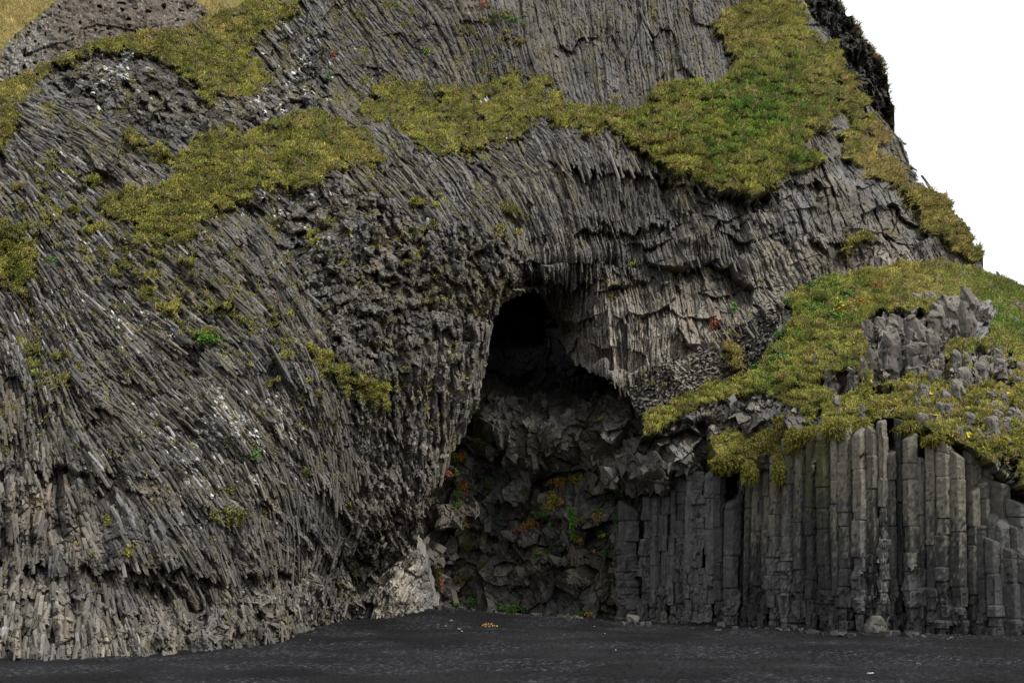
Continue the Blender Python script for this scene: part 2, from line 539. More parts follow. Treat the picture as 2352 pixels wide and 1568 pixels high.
BIGCOL = blobs([(60, 1180, 230, 150, 1), (200, 1230, 130, 90, .8), (60, 1400, 260, 130, 1), (-100, 1300, 200, 250, 1)])
FINE1 = area([[(1230, 560), (1350, 480), (1420, 500), (1560, 480), (1700, 440), (1900, 400), (2060, 420), (2150, 560), (1950, 640), (1800, 720), (1640, 780), (1500, 900), (1400, 880), (1270, 800), (1120, 760), (1200, 640)]], 5)
RUBBLE1 = area([[(620, 480), (760, 400), (1000, 520), (1180, 540), (1230, 620), (1120, 700), (1110, 900), (980, 1120), (960, 1420), (800, 1420), (820, 1200), (850, 1050), (780, 900), (720, 700)],
                [(120, 150), (330, 110), (470, 240), (560, 250), (640, 210), (700, 60), (760, 60), (740, 260), (560, 300), (460, 300), (420, 340), (250, 280), (130, 220)],
                [0.7, (330, 1420), (600, 1350), (840, 1270), (840, 1440), (330, 1530)]], 6)
SCREE1 = area([[(1440, 880), (1480, 850), (1600, 800), (1660, 780), (1780, 690), (1800, 760), (1720, 880), (1560, 1000), (1460, 960)]], 4)
PALE1 = blobs([(1040, 900, 60, 160, .6), (900, 1170, 90, 110, .45), (820, 1000, 80, 80, .2), (400, 1440, 160, 50, .35), (600, 1400, 120, 50, .25), (30, 1460, 120, 60, .8), (1560, 880, 100, 60, .5), (1470, 790, 190, 95, 1.15), (1600, 740, 100, 60, .8), (1560, 690, 160, 60, .45), (1780, 640, 60, 90, .8), (1760, 560, 50, 60, .5), (2050, 600, 100, 35, .8), (1180, 690, 60, 40, .6), (1100, 760, 25, 110, .5), (1000, 1050, 60, 110, .35), (980, 1040, 20, 60, .6), (940, 1330, 60, 110, .9), (700, 1340, 30, 40, .9), (840, 1380, 110, 30, .4),
               (100, 1430, 140, 60, .75), (260, 1470, 140, 40, .75), (70, 1130, 60, 60, .5), (60, 1350, 70, 25, .8), (880, 590, 30, 80, .4), (1290, 560, 60, 60, .35), (1250, 450, 80, 60, .25), (500, 880, 120, 60, .2)])
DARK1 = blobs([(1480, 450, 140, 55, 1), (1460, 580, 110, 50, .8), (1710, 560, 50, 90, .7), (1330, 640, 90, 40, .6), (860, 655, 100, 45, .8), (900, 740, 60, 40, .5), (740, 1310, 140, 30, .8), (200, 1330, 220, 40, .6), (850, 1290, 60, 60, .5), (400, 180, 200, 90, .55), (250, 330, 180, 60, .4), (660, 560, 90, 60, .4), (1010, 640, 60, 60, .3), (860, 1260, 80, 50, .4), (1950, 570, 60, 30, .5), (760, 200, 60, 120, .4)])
ORANGE1 = blobs([(262, 712, 8, 26, 1), (292, 745, 10, 30, .6), (412, 792, 20, 12, .9), (510, 945, 14, 22, .9), (550, 990, 16, 30, .45), (640, 665, 10, 28, 1), (85, 1120, 22, 40, .8), (150, 1140, 10, 40, .6), (70, 1358, 40, 10, .9), (25, 1210, 10, 100, .2),
                 (15, 900, 10, 60, .45), (1300, 405, 14, 25, .5), (1450, 410, 30, 14, .3), (1550, 340, 25, 20, .25), (880, 560, 20, 30, .4), (860, 615, 14, 50, .4), (1000, 830, 25, 30, .25), (430, 1360, 30, 15, .4), (1190, 690, 6, 25, .6), (1620, 720, 60, 30, .25), (1690, 700, 40, 60, .25)])
WHITE1 = blobs([(540, 985, 130, 75, 1), (450, 1110, 60, 60, .8), (330, 740, 60, 60, .7), (395, 730, 50, 40, .8), (110, 730, 60, 50, .9), (150, 690, 50, 40, .7), (60, 780, 40, 60, .6), (270, 180, 50, 50, .75), (660, 160, 60, 90, .6), (560, 140, 60, 40, .4), (30, 620, 40, 80, .5),
                (560, 440, 150, 90, .5), (160, 560, 90, 60, .5), (640, 280, 60, 30, .7), (1050, 330, 90, 40, .25), (600, 1100, 90, 60, .4), (380, 1010, 90, 60, .45), (1130, 230, 20, 12, .9), (700, 540, 60, 60, .4), (200, 420, 90, 60, .35)])
LEDGE1 = [
    ([(-60, 1275), (0, 1280), (90, 1292), (160, 1305), (260, 1290), (330, 1298), (430, 1300), (500, 1340)], 0.9, 40), ([(-60, 1352), (60, 1360), (200, 1376), (300, 1385), (360, 1400)], 0.6, 30),
    ([(310, 1325), (440, 1340), (560, 1322), (680, 1318), (760, 1290), (800, 1268), (850, 1250)], 0.9, 45), ([(-60, 1050), (30, 1058), (120, 1070), (200, 1062), (270, 1085)], 0.7, 160),
    ([(380, 785), (450, 775), (520, 772), (570, 800)], 0.55, 45), ([(280, 880), (350, 905), (430, 890)], 0.45, 35), ([(120, 905), (190, 880), (240, 860)], 0.4, 30),
    ([(690, 655), (780, 640), (900, 628), (980, 660)], 0.6, 60), ([(760, 700), (870, 720), (1000, 690)], 0.5, 50),
    ([(1270, 375), (1340, 392), (1420, 388), (1500, 398), (1600, 432), (1740, 456), (1780, 430)], 1.1, 110), ([(1380, 520), (1460, 532), (1560, 505)], 0.8, 60), ([(1560, 620), (1640, 600), (1700, 625)], 0.5, 60), ([(1390, 610), (1470, 640), (1560, 650)], 0.7, 50), ([(1690, 520), (1740, 500), (1780, 520)], 0.5, 90),
    ([(1200, 652), (1260, 640), (1320, 655), (1380, 640)], 1.0, 50), ([(1640, 640), (1720, 650), (1800, 660)], 0.3, 40), ([(1790, 545), (1900, 560), (1990, 552), (2040, 570)], 0.6, 30),
    ([(1780, 300), (1850, 290), (1925, 300)], 0.9, 70), ([(1640, 250), (1720, 240), (1800, 250)], 0.2, 30), ([(330, 105), (400, 130), (470, 215), (560, 232), (640, 200)], 0.5, 50),
    ([(120, 150), (240, 116), (330, 112)], 0.6, 60), ([(430, 345), (520, 300), (640, 290)], 0.4, 40), ([(550, 120), (640, 100), (690, 60)], 0.3, 40),
    ([(860, 400), (960, 340), (1040, 350), (1130, 335), (1210, 300)], 0.4, 50), ([(1690, 160), (1720, 120), (1800, 110)], 0.25, 30), ([(560, 480), (640, 430), (720, 445)], 0.35, 40),
    ([(900, 1175), (1000, 1100)], 0.3, 60), ([(820, 1290), (900, 1265), (950, 1270)], 0.5, 40),
]


def tussocks(U, V, seed, rim=False):
    """rounded cushions of turf, two sizes, that sag over their lower side"""
    _, ox, oy, e = vor((U + 9 * noise(U / 30, V / 30, seed)) / 34, V / 20, seed)
    if rim:
        return np.clip(sstep(0.30, 0.05, e) * sstep(-0.1, 0.45, oy) + 0.3 * sstep(0.2, 0.0, e), 0, 1)
    _, ox2, oy2, e2 = vor(U / 14, V / 9, seed + 1)
    return 0.62 * np.sqrt(np.clip(e, 0, 1)) * (1 + 0.9 * oy) + 0.15 * np.sqrt(np.clip(e2, 0, 1)) + 0.25 * fbm(U / 70, V / 45, seed + 2, 3)


def rock_colour(U, V, cell, base=0.100, seed=0):
    r = rnd(cell, 11)
    n = fbm(U / 70, V / 70, 41 + seed, 4)
    g = base * (0.72 + 0.5 * r) * (1 + 0.22 * n)
    wm = np.clip(0.5 + 0.6 * fbm(U / 110, V / 90, 61 + seed, 3) + 0.4 * (rnd(cell, 12) - 0.5), 0, 1)
    cool = np.stack([g * 1.01, g * 1.0, g * 0.97], -1)
    warm = np.stack([g * 1.16, g * 1.0, g * 0.76], -1)
    return mix3(cool, warm, wm)


def detail1(U, V, D):
    S = grid_sample(S1, U, V); T = grid_sample(T1, U, V)
    T = T + 3.5 * noise(U / 60, V / 60, 21) + 0.7 * noise(U / 11, V / 11, 22)
    m = D / F / KX                                       # metres per survey unit
    big = grid_sample(BIGCOL, U, V); fine = grid_sample(FINE1, U, V); rub = grid_sample(RUBBLE1, U, V); scree = grid_sample(SCREE1, U, V)
    turf = grid_sample(TURF1, U, V)
    tn = fbm(U / 46, V / 30, 31, 5, 0.62)
    clump = 0.30 * fbm(U / 15, V / 10, 34, 3) + 0.16 * noise(U / 6, V / 5, 38)
    traw = turf * 1.12 + 0.40 * tn - 0.45 * sstep(0.10, 0.5, noise(U / 34, V / 24, 35)) * (turf < 0.97)
    spread = sstep(0.16, 0.80, traw + clump)
    turf = sstep(0.52, 0.74, traw + 0.6 * clump)
    wc = np.clip(1 - rub - fine - scree, 0, 1) * (1 - big)
    h = 0.55 * fbm(U / 240, V / 240, 1, 3) + 0.22 * fbm(U / 70, V / 70, 2, 3)
    rel = 0.0
    top = sstep(330, 240, V) * sstep(680, 760, U)
    c, hj, hi = columns(T, S, 10.5, 110, 100, 0.24, 0.20, 0.06)
    rel = rel + c * wc * (1 - top)
    ct, hjt, _ = columns(T, S, 9, 80, 105, 0.17, 0.17, 0.05)
    rel = rel + ct * wc * top
    hj = np.where(top > 0.5, hjt, hj)
    c2, hj2, hi2 = columns(T, S, 30, 85, 120, 0.55, 0.42, 0.10)
    rel = rel + c2 * big
    c3, hj3, _ = columns(T * 1.0, S, 9.0, 52, 140, 0.26, 0.15, 0.05)
    k6, i6, _ = facets((U + 12 * noise(U / 40, V / 40, 261)) / 78, (V + 12 * noise(U / 40, V / 40, 262)) / 60, 260, 1.1, 0.9)
    rel = rel + k6 * fine
    rel = rel + c3 * fine
    k1, i1, e1 = facets(T / 52, S / 120, 200, 0.55, 0.50)
    rel = rel + k1 * (0.75 * wc + 0.6 * fine + 0.4 * rub + 0.25 * big)
    k2, i2, e2 = facets(T / 17, S / 30, 210, 0.42, 0.62, 0.06, 0.05)
    rel = rel + k2 * (rub + 0.16 * wc + 0.25 * fine + 0.2 * big)
    k3, i3, e3 = facets(T / 7.5, S / 14, 220, 0.18, 0.26, 0.02, 0.05)
    rel = rel + k3 * (0.9 * rub + 0.35 * wc + 0.4 * fine + 0.5 * big)
    k4, i4, e4 = facets((U + V) / 8, (U - V * 1.6) / 13, 230, 0.30, 0.36, 0.03)
    rel = rel + k4 * scree
    k5, _, _ = facets(T / 4.6, S / 8.5, 240, 0.04, 0.05)
    rel = rel + k5 * (1 - 0.5 * big)
    tg = sstep(1250, 1450, U)
    tuss = tussocks(U, V, 51) * (0.55 + 0.75 * tg)
    jag = np.where(big > 0.35, 46 * (rnd(hi2, 9) - 0.5), 22 * (rnd(hi, 9) - 0.5) * (wc + fine))
    h = h + ledges(U, V + jag, LEDGE1) * (1 - 0.75 * turf) + rel * (1 - (0.62 + 0.26 * tg) * turf) + (tuss + 0.05 + 0.07 * tg) * turf
    cell = np.where(rub > 0.5, i2, np.where(fine > 0.5, hj3, np.where(big > 0.5, hj2, hj)))
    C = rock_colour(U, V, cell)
    C = C * (0.85 + 0.3 * rnd(i3, 15))[..., None]
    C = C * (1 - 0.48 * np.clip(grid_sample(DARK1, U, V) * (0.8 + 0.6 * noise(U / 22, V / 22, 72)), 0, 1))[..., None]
    C = mix3(C, col3(0.155, 0.148, 0.135) * (0.5 + 1.0 * rnd(i4, 5))[..., None], scree)
    C = C * (1 - 0.18 * top)[..., None]
    pale = np.clip(grid_sample(PALE1, U, V) * (0.75 + 0.5 * noise(U / 25, V / 25, 71) + 0.35 * (rnd(cell, 13) - 0.5)), 0, 1)
    C = mix3(C, col3(0.290, 0.255, 0.212) * (0.7 + 0.45 * rnd(i3, 16))[..., None], pale * 0.92)
    org = np.clip(grid_sample(ORANGE1, U, V) * 1.3 * (rnd(cell, 14) - 0.15), 0, 1) * 0.8
    C = mix3(C, col3(0.30, 0.185, 0.095), org)
    wid, wox, woy, _ = vor(T / 4.2, S / 9.5, 81)
    wz = grid_sample(WHITE1, U, V) * (0.5 + 0.9 * sstep(-0.2, 0.4, noise(T / 16, S / 60, 82)))
    speck = (rnd(wid, 3) > 1 - 0.42 * wz) * (rnd(wid, 4) > wox * wox * 1.5 + woy * woy) * (turf < 0.3)
    speck2 = (rnd(hsh(np.floor(U / 3.3), np.floor(V / 3.3), 83), 1) > 0.988) & (noise(U / 50, V / 50, 84) > -0.1) & (U < 1150)
    C = mix3(C, col3(0.62, 0.62, 0.60), np.maximum(speck * (U < 1250) * 0.85, speck2 * 0.35))
    moss = sstep(0.2, 0.7, fbm(U / 45, V / 45, 92, 4) + 0.25 * (V < 700) - 0.1) * (1 - fine) * (1 - pale) * sstep(0.6, 0.25, rnd(i2, 19))
    C = mix3(C, col3(0.085, 0.075, 0.022), moss * 0.55)
    gt = turf_colour(U, V, grid_sample(GREEN1, U, V), grid_sample(DRY1, U, V), tussocks(U, V, 51, True) * (0.35 + 0.65 * tg))
    bare = sstep(-0.15, 0.35, noise(U / 9, V / 7, 36) + 0.6 * noise(U / 26, V / 18, 37)) * (0.75 - 0.45 * tg)
    soil = mix3(gt * 0.8, col3(0.058, 0.050, 0.036) * (0.7 + 0.6 * rnd(i3, 21))[..., None], bare)
    C = mix3(C, soil, turf * (0.72 + 0.28 * tg))
    tufts = 0.75 * sstep(0.26, 0.6, fbm(U / 34, V / 22, 93, 5, 0.6) + 0.12 + 0.14 * (V < 760)) * (wc + 0.6 * rub) * (1 - sstep(1000, 1150, V)) * (rnd(i2, 20) > 0.45) * (1 - sstep(1150, 1250, U))
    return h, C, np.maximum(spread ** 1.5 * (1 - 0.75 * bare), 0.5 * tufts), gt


def broken_ends(name, layer, n, seed, label):
    """splintered prism ends standing proud of the face, each lying along the columns it broke from"""
    r = np.random.default_rng(seed)
    U, V, D = layer.UU, layer.VV, layer.D
    rub = grid_sample(RUBBLE1, U, V); fine = grid_sample(FINE1, U, V); turf = grid_sample(TURF1, U, V)
    lip = grid_sample(blobs([(1330, 760, 150, 120, 1), (1180, 700, 80, 50, .8)]), U, V)
    scr = grid_sample(SCREE1, U, V); big = grid_sample(BIGCOL, U, V)
    wgt = layer.live * (1 - 0.95 * np.clip(lip * 1.3, 0, 1)) * np.where(layer.turf < 0.5, 1.0, 0.04) * (1 - 0.9 * sstep(0.45, 0.8, turf)) * (1.0 + 1.0 * rub) * (1 - 0.82 * fine) * (1 - 0.7 * sstep(330, 240, V) * sstep(680, 760, U)) * (1 - 0.9 * scr) * (1 - 0.65 * big) * (0.15 + 0.85 * sstep(-0.25, 0.15, noise(U / 60, V / 45, 241))) * (1 + 0.8 * sstep(0.2, 0.5, turf))
    cs = np.cumsum(wgt.ravel().astype(np.float64))
    k = np.clip(np.searchsorted(cs, r.random(n) * cs[-1]), 0, cs.size - 1)
    u, v = U.ravel()[k], V.ravel()[k]
    P = layer.P.reshape(-1, 3)[k].astype(float); N = layer.slope.reshape(-1, 3)[k].astype(float)
    mpu = D.ravel()[k] * KX / F
    gx = grid_sample(S1, u + 6, v) - grid_sample(S1, u - 6, v); gy = grid_sample(S1, u, v + 6) - grid_sample(S1, u, v - 6)
    rb = grid_sample(RUBBLE1, u, v); fn = grid_sample(FINE1, u, v); bg_ = grid_sample(BIGCOL, u, v); top = sstep(330, 240, v) * sstep(680, 760, u)
    ax = np.stack([gx, 0 * gx, -gy], -1)
    ax /= np.linalg.norm(ax, axis=1, keepdims=True) + 1e-9
    ax = ax + r.normal(0, 1, (n, 3)) * (0.11 + 0.5 * rb)[:, None]
    ax = ax - N * (ax * N).sum(1, keepdims=True) * 0.9 - 0.12 * N * r.random((n, 1))
    ax /= np.linalg.norm(ax, axis=1, keepdims=True)
    e1 = np.cross(ax, N); e1 /= np.linalg.norm(e1, axis=1, keepdims=True) + 1e-9
    e2 = np.cross(e1, ax)
    wd = mpu * (10.5 - 2.5 * top - 1.0 * rb - 3.5 * fn + 9 * bg_) * r.uniform(0.14, 0.38, n) * (1 + 0.6 * rb)
    L = wd * ((3 + 22 * r.random(n) ** 2.2) * (1 - rb) * (1 - .6 * bg_) + r.uniform(0.8, 2.6, n) * rb)
    ns = 5
    a0 = r.random(n) * 6.28
    ring = []
    for i in range(ns):
        a = a0 + 6.2832 * (i + r.uniform(-0.25, 0.25, n)) / ns
        ring.append((np.cos(a)[:, None] * e1 + np.sin(a)[:, None] * e2 * 0.8) * wd[:, None])
    ring = np.stack(ring, 1)
    t0 = r.normal(0, 0.5, (n, 2)); t1 = r.normal(0, 0.5, (n, 2))

    def cap(sgn, t, sc):
        q = ring * sc
        sl = (q * e1[:, None]).sum(-1) * t[:, :1] + (q * e2[:, None]).sum(-1) * t[:, 1:]
        return P[:, None] - N[:, None] * (0.30 * wd)[:, None, None] + q + ax[:, None] * (sgn * L * 0.5)[:, None, None] + ax[:, None] * sl[..., None]
    A = cap(-1, t0, 0.92); B = cap(1, t1, 1.0)
    Vv = np.concatenate([A, B], 1)
    base = np.arange(n)[:, None] * (2 * ns)
    q4 = np.concatenate([np.stack([base + i, base + (i + 1) % ns, base + ns + (i + 1) % ns, base + ns + i], -1) for i in range(ns)], 0).reshape(-1, 4)
    t3 = []
    for c in (0, ns):
        for i in range(1, ns - 1):
            t3.append(np.concatenate([base + c, base + c + i, base + c + i + 1], 1))
    C = np.minimum(np.asarray(layer.tint).reshape(-1, 3)[k], 0.24) * r.uniform(0.35, 1.25, (n, 1))
    wz = grid_sample(WHITE1, u, v)
    lt = (r.random(n) < 0.14 * wz) & (L < 5 * wd)
    C[lt] = np.array([0.46, 0.46, 0.44]) * r.uniform(.7, 1.2, (n, 1))[lt]
    gr = (C[:, 2:] < 0.5 * C[:, :1])
    C = np.where(gr, np.array([[0.10, 0.096, 0.088]]) * r.uniform(0.5, 1.8, (n, 1)), C)
    o = mesh_np(name, Vv, q4, np.concatenate(t3, 0), np.repeat(C[:, None], 2 * ns, 1), M_ROCK)
    return tag(o, label, 'rock fragments', kind='stuff')


L1 = Layer('cliff', -170, 2480, 1.2, vt1, vb1, 1300, D1, detail1, M_ROCK, (8, -2.5), (45, None))
tag(L1.obj, 'dark basalt cliff of leaning jointed columns with grassy ledges, hollowed by the cave', kind='structure')
broken_ends('broken_rock', L1, 42000, 5, 'splintered column ends and angular rock fragments bristling all over the cliff face')

# ------------------------------------------------------------------ the wall at the back of the cave and below the grassy mound
gb = lambda U, V: float(ground(U, V))
BASE = lut([(900, 1422), (1000, 1417), (1150, 1415), (1300, 1418), (1400, 1422), (1500, 1426), (1600, 1430), (1700, 1434), (1800, 1441), (1900, 1447), (2000, 1450), (2100, 1452), (2352, 1456), (2500, 1458)])
pts = [(U, BASE(U) + 14, gb(U, BASE(U)) + (1.3 if U > 1420 else 0.0)) for U in (880, 1000, 1100, 1200, 1300, 1400, 1500, 1600, 1750, 1900, 2050, 2200, 2352, 2480)]
pts += [(U, 1150, gb(U, BASE(U)) + (1.5 if U > 1420 else 1.8)) for U in (900, 1100, 1300, 1600, 1750, 1900, 2050, 2200, 2352, 2480)]
pts += [(1080, 1000, 61.5), (1150, 960, 61.5), (1300, 960, 61), (1430, 960, 58.5), (1540, 950, 56.8), (1430, 1060, 57), (1550, 1040, 55.2), (1500, 1120, 55.3), (1650, 1050, 54.6), (1640, 960, 55.5),
        (1120, 900, 63.5), (1250, 895, 64), (1380, 895, 62.5), (1450, 890, 60.5), (1140, 850, 74), (1280, 850, 76), (1390, 865, 68), (1120, 790, 90), (1250, 790, 95), (1200, 640, 100), (1350, 700, 95), (1450, 820, 66), (1600, 880, 58.5),
        (1000, 900, 66), (1000, 700, 78), (1800, 950, 52.5), (2000, 930, 51), (2200, 930, 49.5), (2352, 1000, 48.5)]
D2 = rbf(pts, 0.03)
vt2 = lambda U: lut([(880, 620), (1300, 620), (1400, 700), (1480, 860), (1560, 915), (1700, 930), (1800, 950), (1900, 950), (2100, 945), (2200, 970), (2352, 1060), (2500, 1100)])(U)
vb2 = lambda U: BASE(U) + 14
MOSS2 = blobs([(1100, 985, 25, 45, .9), (1080, 1250, 40, 30, .7), (1010, 1320, 10, 40, .8), (1850, 1060, 50, 70, .6), (1900, 1100, 40, 80, .5), (1690, 1380, 40, 30, .8), (1650, 1400, 30, 20, .7), (1250, 1400, 120, 20, .25)])
BROWN2 = blobs([(985, 1180, 60, 100, .9), (1050, 1130, 50, 50, .5), (1400, 930, 90, 40, .8), (1500, 930, 60, 30, .5), (1270, 940, 60, 20, .5)])
PALE2 = blobs([(1480, 1240, 40, 90, .6), (1545, 1270, 40, 80, .7), (1580, 1330, 60, 90, .5), (1500, 1050, 60, 40, .35), (1440, 1020, 60, 40, .35), (1560, 1050, 50, 60, .35), (1420, 1060, 40, 40, .3)])
LEDGE2 = [([(1320, 1000), (1345, 1050), (1375, 1100), (1395, 1128), (1410, 1130)], 1.2, 130), ([(1395, 1120), (1450, 1140), (1490, 1140), (1540, 1132), (1600, 1112), (1660, 1090)], 1.5, 300),
          ([(1060, 1205), (1120, 1225), (1165, 1228)], 1.3, 60), ([(1165, 1265), (1200, 1290), (1250, 1300), (1300, 1305), (1340, 1300)], 0.7, 60), ([(1230, 1185), (1290, 1195), (1320, 1185)], 0.6, 35),
          ([(1270, 1250), (1330, 1258), (1370, 1250)], 0.6, 40), ([(1130, 1150), (1200, 1180), (1250, 1165)], 0.4, 40), ([(1520, 935), (1600, 925), (1680, 930), (1740, 945)], 0.8, 40),
          ([(1010, 1370), (1060, 1375), (1100, 1370)], 0.5, 25), ([(1330, 1375), (1400, 1385), (1450, 1380)], 0.4, 25), ([(1020, 1265), (1080, 1280), (1150, 1262)], 0.4, 35)]


def detail2(U, V, D):
    Uw = U + 10 * noise(U / 50, V / 50, 301); Vw = V + 10 * noise(U / 50, V / 50, 302)
    col = sstep(1330, 1440, U) * sstep(1090, 1150, V)
    flake = blobs([(1400, 930, 190, 55, 1), (1230, 900, 150, 50, .8)])
    flake = grid_sample(flake, U, V)
    a, ia, ea = facets((Uw + 0.35 * Vw) / 84, (Vw - 0.2 * Uw) / 92, 310, 1.2, 1.5)
    b, ib, eb = facets((Uw + 0.5 * Vw) / 40, (Vw - 0.5 * Uw) / 50, 320, 0.6, 0.8)
    c, ic, ec = facets((U + 0.3 * V) / 12, (V - 0.6 * U) / 13, 330, 0.10, 0.16)
    e, ie, _ = facets(U / 24, (V + 0.25 * U) / 9, 335, 0.40, 0.30, 0.06)
    k, hj, hi = columns(U + 4 * noise(U / 40, V / 120, 341), V, 27, 110, 340, 0.5, 0.5, 0.18)
    f, _, _ = facets(U / 5, V / 5, 350, 0.02, 0.03)
    h = 0.5 * fbm(U / 190, V / 190, 303, 3) + ledges(U, V, LEDGE2)
    h = h + (a + b) * (1 - 0.75 * col) * (1 - 0.7 * flake) + c * (1 - 0.4 * col) + k * col + e * flake + f
    C = rock_colour(U, V, np.where(col > 0.5, hj, ib), 0.082, 7)
    C = C * (0.85 + 0.3 * rnd(ic, 3))[..., None]
    br = np.clip(grid_sample(BROWN2, U, V) * (0.7 + 0.6 * noise(U / 30, V / 30, 361)), 0, 1)
    C = mix3(C, col3(0.105, 0.085, 0.066), br * 0.9)
    pl = np.clip(grid_sample(PALE2, U, V) * (0.4 + 1.2 * rnd(np.where(col > 0.5, hj, ib), 9)), 0, 1)
    C = mix3(C, col3(0.15, 0.148, 0.14), pl)
    ms = sstep(0.35, 0.7, grid_sample(MOSS2, U, V) + 0.5 * noise(U / 14, V / 14, 362))
    C = mix3(C, mix3(col3(0.035, 0.045, 0.010), col3(0.09, 0.06, 0.014), sstep(-0.2, 0.5, noise(U / 25, V / 25, 363))), ms * 0.85)
    return h, C, ms * 0.4, mix3(col3(0.05, 0.065, 0.012), col3(0.10, 0.07, 0.015), sstep(-0.2, 0.5, noise(U / 25, V / 25, 363)))


L2 = Layer('cave_wall', 880, 2480, 1.35, vt2, vb2, 640, D2, detail2, M_WET, (4, -0.6), (1, -1))
tag(L2.obj, 'dark blocky rock wall at the back of the cave, running out behind the upright columns', kind='structure')

def angular_blocks(name, layer, n, seed, label, zone, smin, smax):
    """cracked-off blocks and wedges jutting from the wall"""
    r = np.random.default_rng(seed)
    wgt = layer.live * zone(layer.UU, layer.VV)
    cs = np.cumsum(wgt.ravel().astype(np.float64))
    k = np.clip(np.searchsorted(cs, r.random(n) * cs[-1]), 0, cs.size - 1)
    P = layer.P.reshape(-1, 3)[k].astype(float)
    mpu = layer.D.ravel()[k] * KX / F
    u = layer.UU.ravel()[k]
    ax = np.stack([0.35 + 0 * u, -0.2 + 0 * u, -1 + 0 * u], -1) + r.normal(0, 0.45, (n, 3))
    ax /= np.linalg.norm(ax, axis=1, keepdims=True)
    e1 = np.cross(ax, np.array([0.2, -1, 0.1]) + r.normal(0, .4, (n, 3))); e1 /= np.linalg.norm(e1, axis=1, keepdims=True)
    e2 = np.cross(e1, ax)
    wd = mpu * (smin + (smax - smin) * r.random(n) ** 2.2)
    L = wd * r.uniform(0.8, 2.4, n)
    ns = 5
    a0 = r.random(n) * 6.28
    ring = np.stack([(np.cos(a0 + 6.2832 * (i + q) / ns)[:, None] * e1 + np.sin(a0 + 6.2832 * (i + q) / ns)[:, None] * e2 * 0.75) * wd[:, None] for i, q in enumerate(r.uniform(-.3, .3, (ns, n)))], 1)
    t = r.normal(0, 0.7, (2, n, 2))
    caps = []
    for c, sg in ((0, -1), (1, 1)):
        sl = (ring * e1[:, None]).sum(-1) * t[c][:, :1] + (ring * e2[:, None]).sum(-1) * t[c][:, 1:]
        caps.append(P[:, None] + np.array([0, .55, 0]) * wd[:, None, None] + ring * r.uniform(.6, 1.1, n)[:, None, None] + ax[:, None] * (sg * L * .5)[:, None, None] + ax[:, None] * sl[..., None])
    base = np.arange(n)[:, None] * (2 * ns)
    q4 = np.concatenate([np.stack([base + i, base + (i + 1) % ns, base + ns + (i + 1) % ns, base + ns + i], -1) for i in range(ns)], 0).reshape(-1, 4)
    t3 = np.concatenate([np.concatenate([base + c, base + c + i, base + c + i + 1], 1) for c in (0, ns) for i in range(1, ns - 1)], 0)
    C = np.asarray(layer.tint).reshape(-1, 3)[k] * r.uniform(0.6, 1.5, (n, 1))
    return tag(mesh_np(name, np.concatenate(caps, 1), q4, t3, np.repeat(C[:, None], 2 * ns, 1), M_WET), label, 'rock fragments', kind='stuff')


angular_blocks('broken_rock', L2, 1500, 9, 'angular blocks and wedges broken from the dark wall at the back of the cave', lambda U, V: (V > 900) * (U > 930) * np.where(U < 1420, 1.0, np.where(V < 1135, 1.0, 0.05)) * (U < 1760) * (noise(U / 70, V / 60, 371) > -0.1), 3.5, 15)

# ------------------------------------------------------------------ pale rock foot beside the cave mouth
D2b = rbf([(780, 1440, 51.5), (840, 1440, 51.8), (900, 1440, 52.6), (960, 1440, 54), (1010, 1440, 57), (1040, 1440, 60), (860, 1340, 52.2), (920, 1300, 52.8), (960, 1240, 54), (990, 1330, 56.5), (1010, 1400, 58.5), (940, 1380, 53)])
vt2b = lambda U: lut([(800, 1400), (840, 1360), (880, 1320), (930, 1268), (955, 1242), (968, 1262), (980, 1290), (990, 1330), (1003, 1385), (1012, 1420), (1020, 1432)])(U) + 4 * noise(U / 9, U * 0, 401)
vb2b = lambda U: U * 0 + 1445


def detail2b(U, V, D):
    q = U + 0.45 * V
    a, ia, _ = facets((U + .5 * V) / 26, (V - .5 * U) / 40, 410, 0.5, 0.5, 0.05)
    k, hj, _ = columns(U + 0.5 * V + 5 * noise(U / 20, V / 30, 411), V, 8, 40, 412, 0.16, 0.10, 0.03)
    c, ic, _ = facets(U / 6, V / 10, 413, 0.08, 0.10)
    r = sstep(940, 975, U)
    h = 0.15 * fbm(U / 60, V / 60, 414, 3) + a * (1 - .6 * r) + k * (1 - .5 * r) + c
    C = col3(0.34, 0.305, 0.255) * (0.65 + 0.35 * rnd(hj, 1) + 0.25 * noise(U / 22, V / 30, 415))[..., None]
    C = mix3(C, col3(0.20, 0.195, 0.178) * (0.9 + 0.2 * rnd(ic, 3))[..., None], r)
    dk = sstep(0.1, 0.5, noise(U / 40, V / 25, 416) + sstep(890, 830, U) * 0.8)
    C = mix3(C, col3(0.075, 0.070, 0.062), dk * 0.8)
    return h, C, 0 * U, C


L2b = Layer('rock_foot', 800, 1022, 1.2, vt2b, vb2b, 170, D2b, detail2b, M_ROCK, (3, 0.5), (1, -1))
tag(L2b.obj, 'pale worn rock foot of the cliff at the left edge of the cave mouth', kind='structure')

